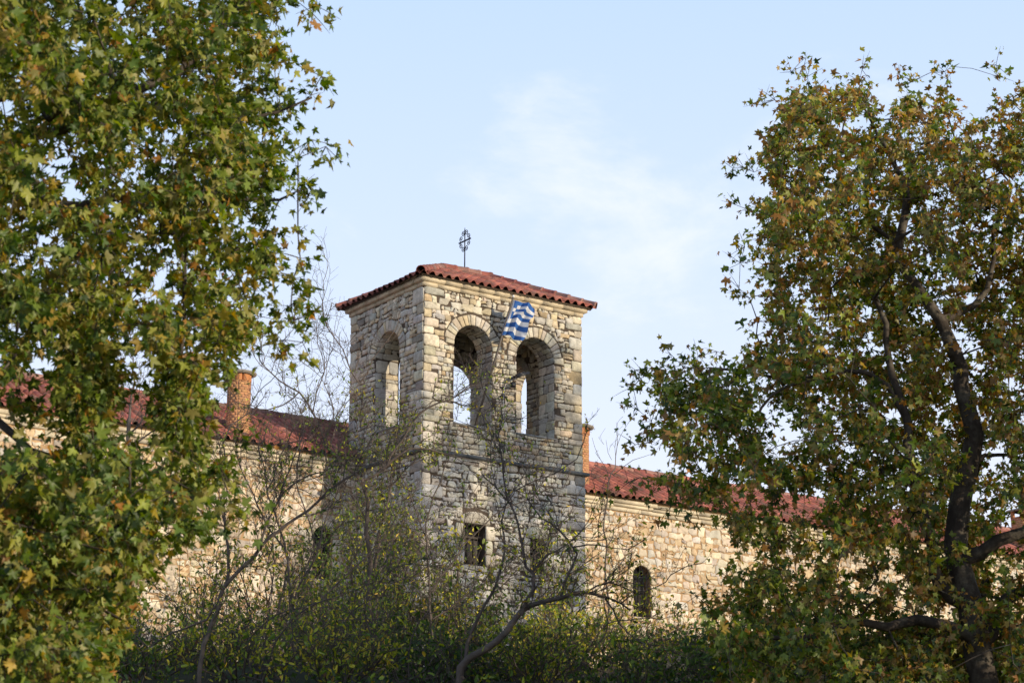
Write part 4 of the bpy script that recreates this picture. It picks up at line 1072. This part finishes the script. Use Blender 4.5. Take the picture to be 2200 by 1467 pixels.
sapling('bare_tree', 'crooked dark tree forking low with a long arching limb in front of the tower',
        [([(985, 1475), (993, 1437), (1040, 1395), (1085, 1355), (1143, 1302), (1205, 1279), (1252, 1275), (1330, 1290), (1354, 1310)], .066, .014),
         ([(1120, 1322), (1143, 1262), (1142, 1230), (1127, 1215), (1124, 1170), (1118, 1130), (1092, 1080), (1062, 1040), (1055, 1000)], .034, .006),
         ([(1142, 1230), (1175, 1195), (1200, 1180), (1240, 1150)], .022, .006),
         ([(993, 1435), (1017, 1360), (1040, 1300), (1070, 1230), (1086, 1178), (1082, 1125), (1088, 1085), (1105, 1055), (1107, 1020)], .032, .006),
         ([(1205, 1279), (1215, 1230), (1238, 1190), (1220, 1160), (1170, 1110), (1135, 1070), (1115, 1030)], .022, .006),
         ([(1232, 1175), (1290, 1172), (1348, 1180)], .014, .004), ([(1092, 1080), (1080, 1020), (1075, 960), (1080, 900)], .007, .002), ([(1105, 1055), (1150, 1030), (1200, 1010), (1240, 985)], .010, .003),
         ([(1252, 1275), (1310, 1250), (1380, 1270), (1430, 1250)], .014, .004), ([(1300, 1285), (1330, 1340), (1390, 1390)], .014, .005)],
        31.6, n=85, length=(.3, .95), leafn=1300, leafsize=.040, leaf_low=8.7, kids=6, lw=(1, 2, 3, 3, 4, 2, .3))
sapling('bare_tree', 'thin bare sapling with upright twigs behind the left plane tree',
        [([(285, 1060), (283, 980), (278, 900)], .045, .03), ([(278, 900), (285, 830), (290, 750)], .022, .005), ([(278, 900), (250, 840), (225, 800)], .016, .004), ([(280, 930), (320, 880), (350, 830), (360, 790)], .016, .004), ([(282, 960), (330, 930), (400, 900), (470, 905)], .016, .004), ([(278, 900), (310, 820), (325, 770)], .014, .004)],
        33.0, n=45, length=(.3, .9), leafn=120)
sapling('bare_tree', 'slender bare shoots rising in front of the wing roof right of the tower',
        [([(1300, 1110), (1310, 1040), (1322, 1005)], .022, .012), ([(1322, 1005), (1330, 960), (1345, 915)], .009, .003), ([(1310, 1040), (1290, 985), (1272, 940)], .009, .003), ([(1322, 1005), (1304, 970), (1302, 945)], .008, .003), ([(1318, 1020), (1345, 1000), (1400, 975)], .009, .003), ([(1303, 1100), (1290, 1130), (1250, 1180)], .010, .003)],
        38.0, n=12, length=(.2, .5), levels=2, leafn=0)
sapling('bare_tree', 'dark double stemmed sapling with few leaves beside the tower corner',
        [([(805, 1330), (808, 1210), (812, 1150)], .05, .04), ([(812, 1150), (830, 1080), (842, 1040), (845, 1000), (850, 960)], .028, .008), ([(812, 1150), (780, 1170), (755, 1185)], .02, .006), ([(842, 1040), (880, 1000), (930, 985)], .012, .004), ([(808, 1200), (860, 1240), (930, 1215), (990, 1225)], .016, .005)],
        37.5, n=60, length=(.3, .9), leafn=1800, leafsize=.042, leaf_low=9.4, kids=6, lw=(2, 4, 4, 3, 2, .5, .2))

def shrub(label, x0, x1, ytop, Y, n=16, leafn=1800, lw=(2, 4, 4, 2, 1, .3, .2), leafsize=.036, group='leafy shrubs below the walls', name='shrub', depth=1.2, dens=1.0, tw=8):
    """bushy plant: many stems from one root fan up to an uneven top"""
    cx = (x0 + x1) / 2; c = P(cx, ytop, Y); a, b = P(x0, ytop, Y)[0], P(x1, ytop, Y)[0]; gz = float(ground_z(c[0], Y))
    base = np.array([c[0], Y, gz - .05]); root = empty(name, base); tag(root, label, 'shrub', group)
    sk = Skel(); ids = []; hw = (b - a) / 2; H = c[2] - gz
    for k in range(n):
        t = rng.uniform(-1, 1); hh = H * (1 - .35 * abs(t) ** 2.5) * rng.uniform(.55, 1.12); dy = rng.normal(0, depth * .5)
        p0 = base + np.array([t * hw * .35, dy * .3, 0]); p2 = base + np.array([t * hw, dy, hh]); p1 = (p0 + p2) / 2 + np.array([-t * hw * .1, 0, hh * .12]) + rng.normal(0, .08, 3)
        ids += sk.line([p0, p1, p2], .014, .004, None, .16, .012)[2:]
    made = grow_twigs(sk, ids, int(n * tw * dens), (.25, .7), .35, .55, 2, .003, 3)
    mb = MB(); sk.mesh(mb, .0028, .40, .03, 6); mb.build('stems', M['bark2'], root, base, smooth=True)
    A = np.array([sk.p[i] for i in made + ids]); leafn = int(leafn * (.80 if lw is DK or lw is GG else .62)); A = A[rng.integers(len(A), size=leafn)] + rng.normal(0, .05, (leafn, 3))
    mb = MB(); leaves(mb, A, rng.normal(0, .6, (leafn, 3)) + np.array([0, 0, -.5]), rng.normal(0, .75, (leafn, 3)) + np.array([.1, -.3, .4]), 1.55 * leafsize * rng.uniform(.6, 1.4, leafn), shrub_cols(leafn, lw), 'oval', .2)
    mb.build('leaves', M['shrubleaf'], root, base)
    return root
GY = (2, 4.5, 5, 3.5, 2.6, .8, .4); GG = (5, 6, 3, 1, .4, .1, .1); DK = (8, 4, 1.0, .25, .1, .05, .4); YL = (1.2, 2.6, 3.5, 3.6, 4.6, 1.5, .4)
shrub('airy green shrub climbing over the narrow window of the left wing', 640, 760, 1110, 41.5, 16, 2600, GG, .036)
shrub('yellow green shrub leaning on the shaded foot of the tower', 760, 950, 1080, 39.5, 18, 1900, GY, .034)
shrub('loose shrub with pale stems in front of the left wing wall', 560, 720, 1200, 38.5, 14, 1100, GY, .034)
shrub('sparse yellow leaved shrub between the leaning sapling and the left plane tree', 340, 560, 1190, 36.0, 16, 1500, YL, .034)
shrub('dense olive shrub at the bottom edge under the leaning sapling', 330, 620, 1345, 34.0, 26, 1500, GY, .034)
shrub('dark twiggy shrub at the bottom edge below the bare forked sapling', 600, 860, 1320, 35.0, 28, 1500, GY, .034)
shrub('deep green evergreen bush behind the foot of the crooked tree', 830, 1080, 1310, 39.5, 24, 2600, DK, .040)
shrub('leafy shrub below the shuttered tower window', 880, 1010, 1230, 39.0, 14, 1300, GY, .034)
shrub('bright yellow green shrub under the arching limb', 1060, 1300, 1325, 37.0, 24, 2600, YL, .036)
shrub('low yellow dotted shrub at the bottom right of the crooked tree', 1180, 1400, 1350, 36.0, 22, 1700, YL, .034)
shrub('small yellowing shrub in front of the right corner of the tower', 1110, 1270, 1120, 39.5, 14, 1100, YL, .034)
shrub('dark red brown shrub below the barred window of the right wing', 1330, 1520, 1375, 40.0, 18, 2200, (5, 3, 1, .3, .1, .3, 4), .038)
shrub('dark green bush at the foot of the right plane tree', 1490, 1760, 1370, 33.0, 22, 3200, DK, .044)
shrub('shadowed bush behind the trunk of the right plane tree', 1740, 2060, 1385, 33.5, 22, 3000, DK, .044)
shrub('shadowed bush at the bottom right corner of the photo', 2030, 2290, 1390, 33.0, 20, 2400, DK, .044)
shrub('dark bush under the left plane tree at the bottom left corner', -60, 330, 1400, 31.0, 20, 2400, DK, .040)
shrub('low green bush at the bottom edge in the middle of the photo', 900, 1200, 1395, 34.2, 22, 1500, GY, .036)

shrub('tall airy shrub with yellow green leaves beside the double stemmed sapling', 690, 900, 1040, 40.0, 18, 2400, (2, 5, 6, 3, 1.6, .4, .2), .038, depth=.8)
shrub('airy shrub scattering yellow leaves over the lower window of the tower', 880, 1080, 1110, 38.5, 12, 700, YL, .036, depth=.8)
shrub('thin upright shrub with few leaves in front of the left wing window', 480, 680, 1120, 37.0, 14, 1000, GY, .036, depth=.8)
for k, (lab, a, b, t, Y, w, lf) in enumerate((('low thick bush at the bottom edge left of the leaning sapling', 210, 420, 1385, 32.5, GY, 1500), ('low thick bush at the bottom edge right of the leaning sapling', 400, 640, 1395, 32.5, YL, 1500), ('low thick bush with yellow leaves at the bottom edge below the tower corner', 610, 850, 1380, 32.6, YL, 1500),
        ('low dark bush at the bottom edge at the root of the crooked tree', 820, 1060, 1400, 33.4, DK, 1900), ('low green bush at the bottom edge right of the crooked tree', 1030, 1270, 1390, 33.2, GY, 1700), ('low olive bush at the bottom edge below the right wing window', 1240, 1480, 1410, 32.4, GG, 1700), ('low dark bush at the bottom edge left of the right plane tree', 1450, 1700, 1420, 31.6, DK, 2000))):
    shrub(lab, a, b, t, Y, 30, lf, w, .038, depth=1.8, tw=7)

sapling('bare_tree', 'wide spray of fine bare grey twigs in front of the left wing cornice', [([(640, 1400), (630, 1300), (612, 1180), (575, 1050), (555, 960)], .020, .004), ([(630, 1300), (680, 1180), (722, 1060), (735, 990)], .013, .003), ([(612, 1180), (560, 1100), (520, 1010), (505, 950)], .011, .003), ([(680, 1180), (650, 1080), (640, 1000), (655, 930)], .010, .003), ([(575, 1050), (610, 960), (660, 880)], .009, .003), ([(722, 1060), (700, 960), (715, 880), (690, 810)], .009, .002), ([(640, 1330), (720, 1250), (790, 1200), (850, 1110)], .010, .003)], 36.0, n=100, length=(.35, 1.0), leafn=240, leafsize=.040, kids=6, rt=.003)
sapling('bare_tree', 'wide spray of fine bare grey twigs in front of the lower tower walls', [([(930, 1400), (925, 1280), (915, 1150), (945, 1030), (965, 950)], .018, .004), ([(925, 1280), (985, 1180), (1010, 1080), (1040, 1000)], .012, .003), ([(915, 1150), (875, 1060), (850, 960), (860, 880)], .010, .003), ([(985, 1180), (1060, 1110), (1150, 1060), (1210, 1050)], .010, .003), ([(930, 1330), (1030, 1260), (1140, 1200), (1220, 1110)], .011, .003), ([(925, 1280), (850, 1200), (800, 1100), (760, 1060)], .010, .003)], 37.0, n=70, length=(.35, 1.0), leafn=200, leafsize=.040, kids=6, rt=.003)
sapling('bramble', 'tangle of arching grey bramble stems in front of the shrubs at the bottom left', [([(560, 1460), (600, 1370), (660, 1310), (740, 1270), (830, 1245)], .016, .005), ([(520, 1450), (540, 1370), (600, 1320), (700, 1300), (760, 1320)], .014, .005), ([(600, 1440), (680, 1360), (760, 1330), (860, 1320)], .014, .004), ([(540, 1440), (500, 1360), (440, 1310), (380, 1300)], .013, .004),
        ([(640, 1430), (620, 1330), (640, 1230), (700, 1170)], .013, .004), ([(700, 1420), (740, 1330), (800, 1290), (900, 1270)], .013, .004), ([(580, 1440), (570, 1340), (590, 1250), (560, 1180)], .011, .004)], 31.8, cat='bramble', n=80, length=(.3, .8), leafn=420, leafsize=.045, lw=YL, levels=2)
sapling('bramble', 'tangle of bare bramble stems between the crooked tree and the leaning sapling', [([(860, 1465), (820, 1400), (740, 1370), (650, 1380)], .014, .004), ([(880, 1460), (880, 1380), (920, 1320), (990, 1300)], .013, .004), ([(850, 1460), (800, 1360), (790, 1290), (830, 1230), (900, 1215), (980, 1225)], .014, .004), ([(900, 1450), (950, 1400), (1040, 1380)], .011, .004)], 32.2, cat='bramble', n=60, length=(.3, .8), leafn=320, leafsize=.045, lw=GY, levels=2)
sapling('bramble', 'tangle of bare bramble stems to the right of the arching limb', [([(1240, 1465), (1270, 1380), (1330, 1330), (1420, 1330)], .013, .004), ([(1230, 1460), (1220, 1370), (1250, 1310), (1320, 1290)], .012, .004), ([(1260, 1460), (1330, 1400), (1420, 1390), (1480, 1420)], .012, .004), ([(1250, 1450), (1300, 1350), (1300, 1260), (1340, 1200)], .012, .003)], 32.5, cat='bramble', n=60, length=(.3, .8), leafn=260, leafsize=.045, lw=YL, levels=2)

def undergrowth():
    """low ground cover over the bank"""
    n = 9000; x = rng.uniform(-14, 17, n); y = rng.uniform(29, 44, n); z = ground_z(x, y)
    pos = np.stack([x, y, z + rng.exponential(.22, n)], 1); mb = MB()
    leaves(mb, pos, rng.normal(0, .8, (n, 3)) + np.array([0, 0, .3]), rng.normal(0, .6, (n, 3)) + np.array([0, -.3, .8]), rng.uniform(.04, .10, n), shrub_cols(n, (6, 5, 2, .6, .4, .2, 1.5)), 'oval', .2)
    o = mb.build('undergrowth', M['shrubleaf']); tag(o, 'dark leafy ground cover on the bank below the walls', 'ground cover', kind='stuff')
undergrowth()

# ================================================================== LIGHT, SKY, CAMERA
def light():
    s = bpy.data.lights.new('sun', 'SUN'); s.energy = 5.0; s.angle = math.radians(.6); s.color = (1.0, .85, .64)
    o = bpy.data.objects.new('sun', s); COL.objects.link(o); o.rotation_euler = Vector(SUN).to_track_quat('Z', 'Y').to_euler(); o.location = (30, -20, 40)
    w = bpy.data.worlds.new('World'); scene.world = w; w.use_nodes = True; nt = w.node_tree; nt.nodes.clear(); L = nt.links.new
    out = N(nt, 'ShaderNodeOutputWorld'); bg = N(nt, 'ShaderNodeBackground'); bg.inputs['Strength'].default_value = .15; L(bg.outputs[0], out.inputs[0])
    sky = N(nt, 'ShaderNodeTexSky'); sky.sky_type = 'NISHITA'; sky.sun_disc = False; sky.sun_elevation = SUN_EL; sky.sun_rotation = math.pi - SUN_AZ
    sky.air_density = 1.0; sky.dust_density = 1.0; sky.ozone_density = 1.0
    # thin high cloud
    tc = N(nt, 'ShaderNodeTexCoord'); mp = N(nt, 'ShaderNodeMapping'); mp.inputs['Scale'].default_value = (8, 8, 16); mp.inputs['Rotation'].default_value = (0, math.radians(14), 0)
    L(tc.outputs['Generated'], mp.inputs['Vector'])
    nz = N(nt, 'ShaderNodeTexNoise'); nz.inputs['Scale'].default_value = 1.6; nz.inputs['Detail'].default_value = 9; nz.inputs['Roughness'].default_value = .60; nz.inputs['Distortion'].default_value = .2
    L(mp.outputs[0], nz.inputs['Vector'])
    cd = unit(P(1400, 420, 1.0)); sub = N(nt, 'ShaderNodeVectorMath', operation='SUBTRACT'); sub.inputs[1].default_value = tuple(cd); L(tc.outputs['Generated'], sub.inputs[0])
    sc = N(nt, 'ShaderNodeVectorMath', operation='MULTIPLY'); sc.inputs[1].default_value = (1 / .115, 1 / .115, 1 / .055); L(sub.outputs[0], sc.inputs[0])
    ln = N(nt, 'ShaderNodeVectorMath', operation='LENGTH'); L(sc.outputs[0], ln.inputs[0])
    mr = N(nt, 'ShaderNodeMapRange'); mr.inputs['From Min'].default_value = 0; mr.inputs['From Max'].default_value = 1.6; mr.inputs['To Min'].default_value = .20; mr.inputs['To Max'].default_value = -.12; L(ln.outputs['Value'], mr.inputs['Value'])
    ad = N(nt, 'ShaderNodeMath', operation='ADD'); L(nz.outputs['Fac'], ad.inputs[0]); L(mr.outputs[0], ad.inputs[1])
    cr = N(nt, 'ShaderNodeMapRange'); cr.interpolation_type = 'SMOOTHSTEP'; cr.inputs['From Min'].default_value = .50; cr.inputs['From Max'].default_value = .86; cr.inputs['To Max'].default_value = .62; L(ad.outputs[0], cr.inputs['Value'])
    sx = N(nt, 'ShaderNodeSeparateXYZ'); L(tc.outputs['Generated'], sx.inputs[0])
    vr = N(nt, 'ShaderNodeValToRGB'); vr.color_ramp.elements[0].position = .18; vr.color_ramp.elements[0].color = (.93, .97, 1.12, 1); vr.color_ramp.elements[1].position = .92; vr.color_ramp.elements[1].color = (.16, .27, .52, 1)
    for ps_, cl_ in ((.30, (.76, .88, 1.12, 1)), (.44, (.60, .785, 1.09, 1)), (.60, (.36, .53, .85, 1))): vr.color_ramp.elements.new(ps_).color = cl_
    L(sx.outputs['Z'], vr.inputs[0])
    vs = N(nt, 'ShaderNodeVectorMath', operation='SCALE'); vs.inputs['Scale'].default_value = 7.3; L(vr.outputs[0], vs.inputs[0])
    veil = N(nt, 'ShaderNodeMixRGB'); veil.inputs['Fac'].default_value = .84; L(sky.outputs[0], veil.inputs['Color1']); L(vs.outputs[0], veil.inputs['Color2'])
    mx = N(nt, 'ShaderNodeMixRGB'); mx.inputs['Color2'].default_value = (7.0, 7.1, 7.5, 1); L(cr.outputs[0], mx.inputs['Fac']); L(veil.outputs[0], mx.inputs['Color1'])
    L(mx.outputs[0], bg.inputs['Color'])
light()
cam = bpy.data.cameras.new('camera'); co = bpy.data.objects.new('camera', cam); COL.objects.link(co)
co.location = (0, 0, 0); co.rotation_euler = (math.pi / 2 + PITCH, 0, 0)
cam.sensor_width = 36; cam.lens = 36 * FPX / 2200; cam.clip_end = 3000; cam.clip_start = .1
cam.dof.use_dof = True; cam.dof.focus_distance = 46.5; cam.dof.aperture_fstop = 4.0
scene.camera = co
scene.view_settings.view_transform = 'Standard'; scene.view_settings.look = 'None'; scene.view_settings.exposure = .0; scene.view_settings.gamma = 1
scene.cycles.use_denoising = True
scene.cycles.max_bounces = 6; scene.cycles.transparent_max_bounces = 4
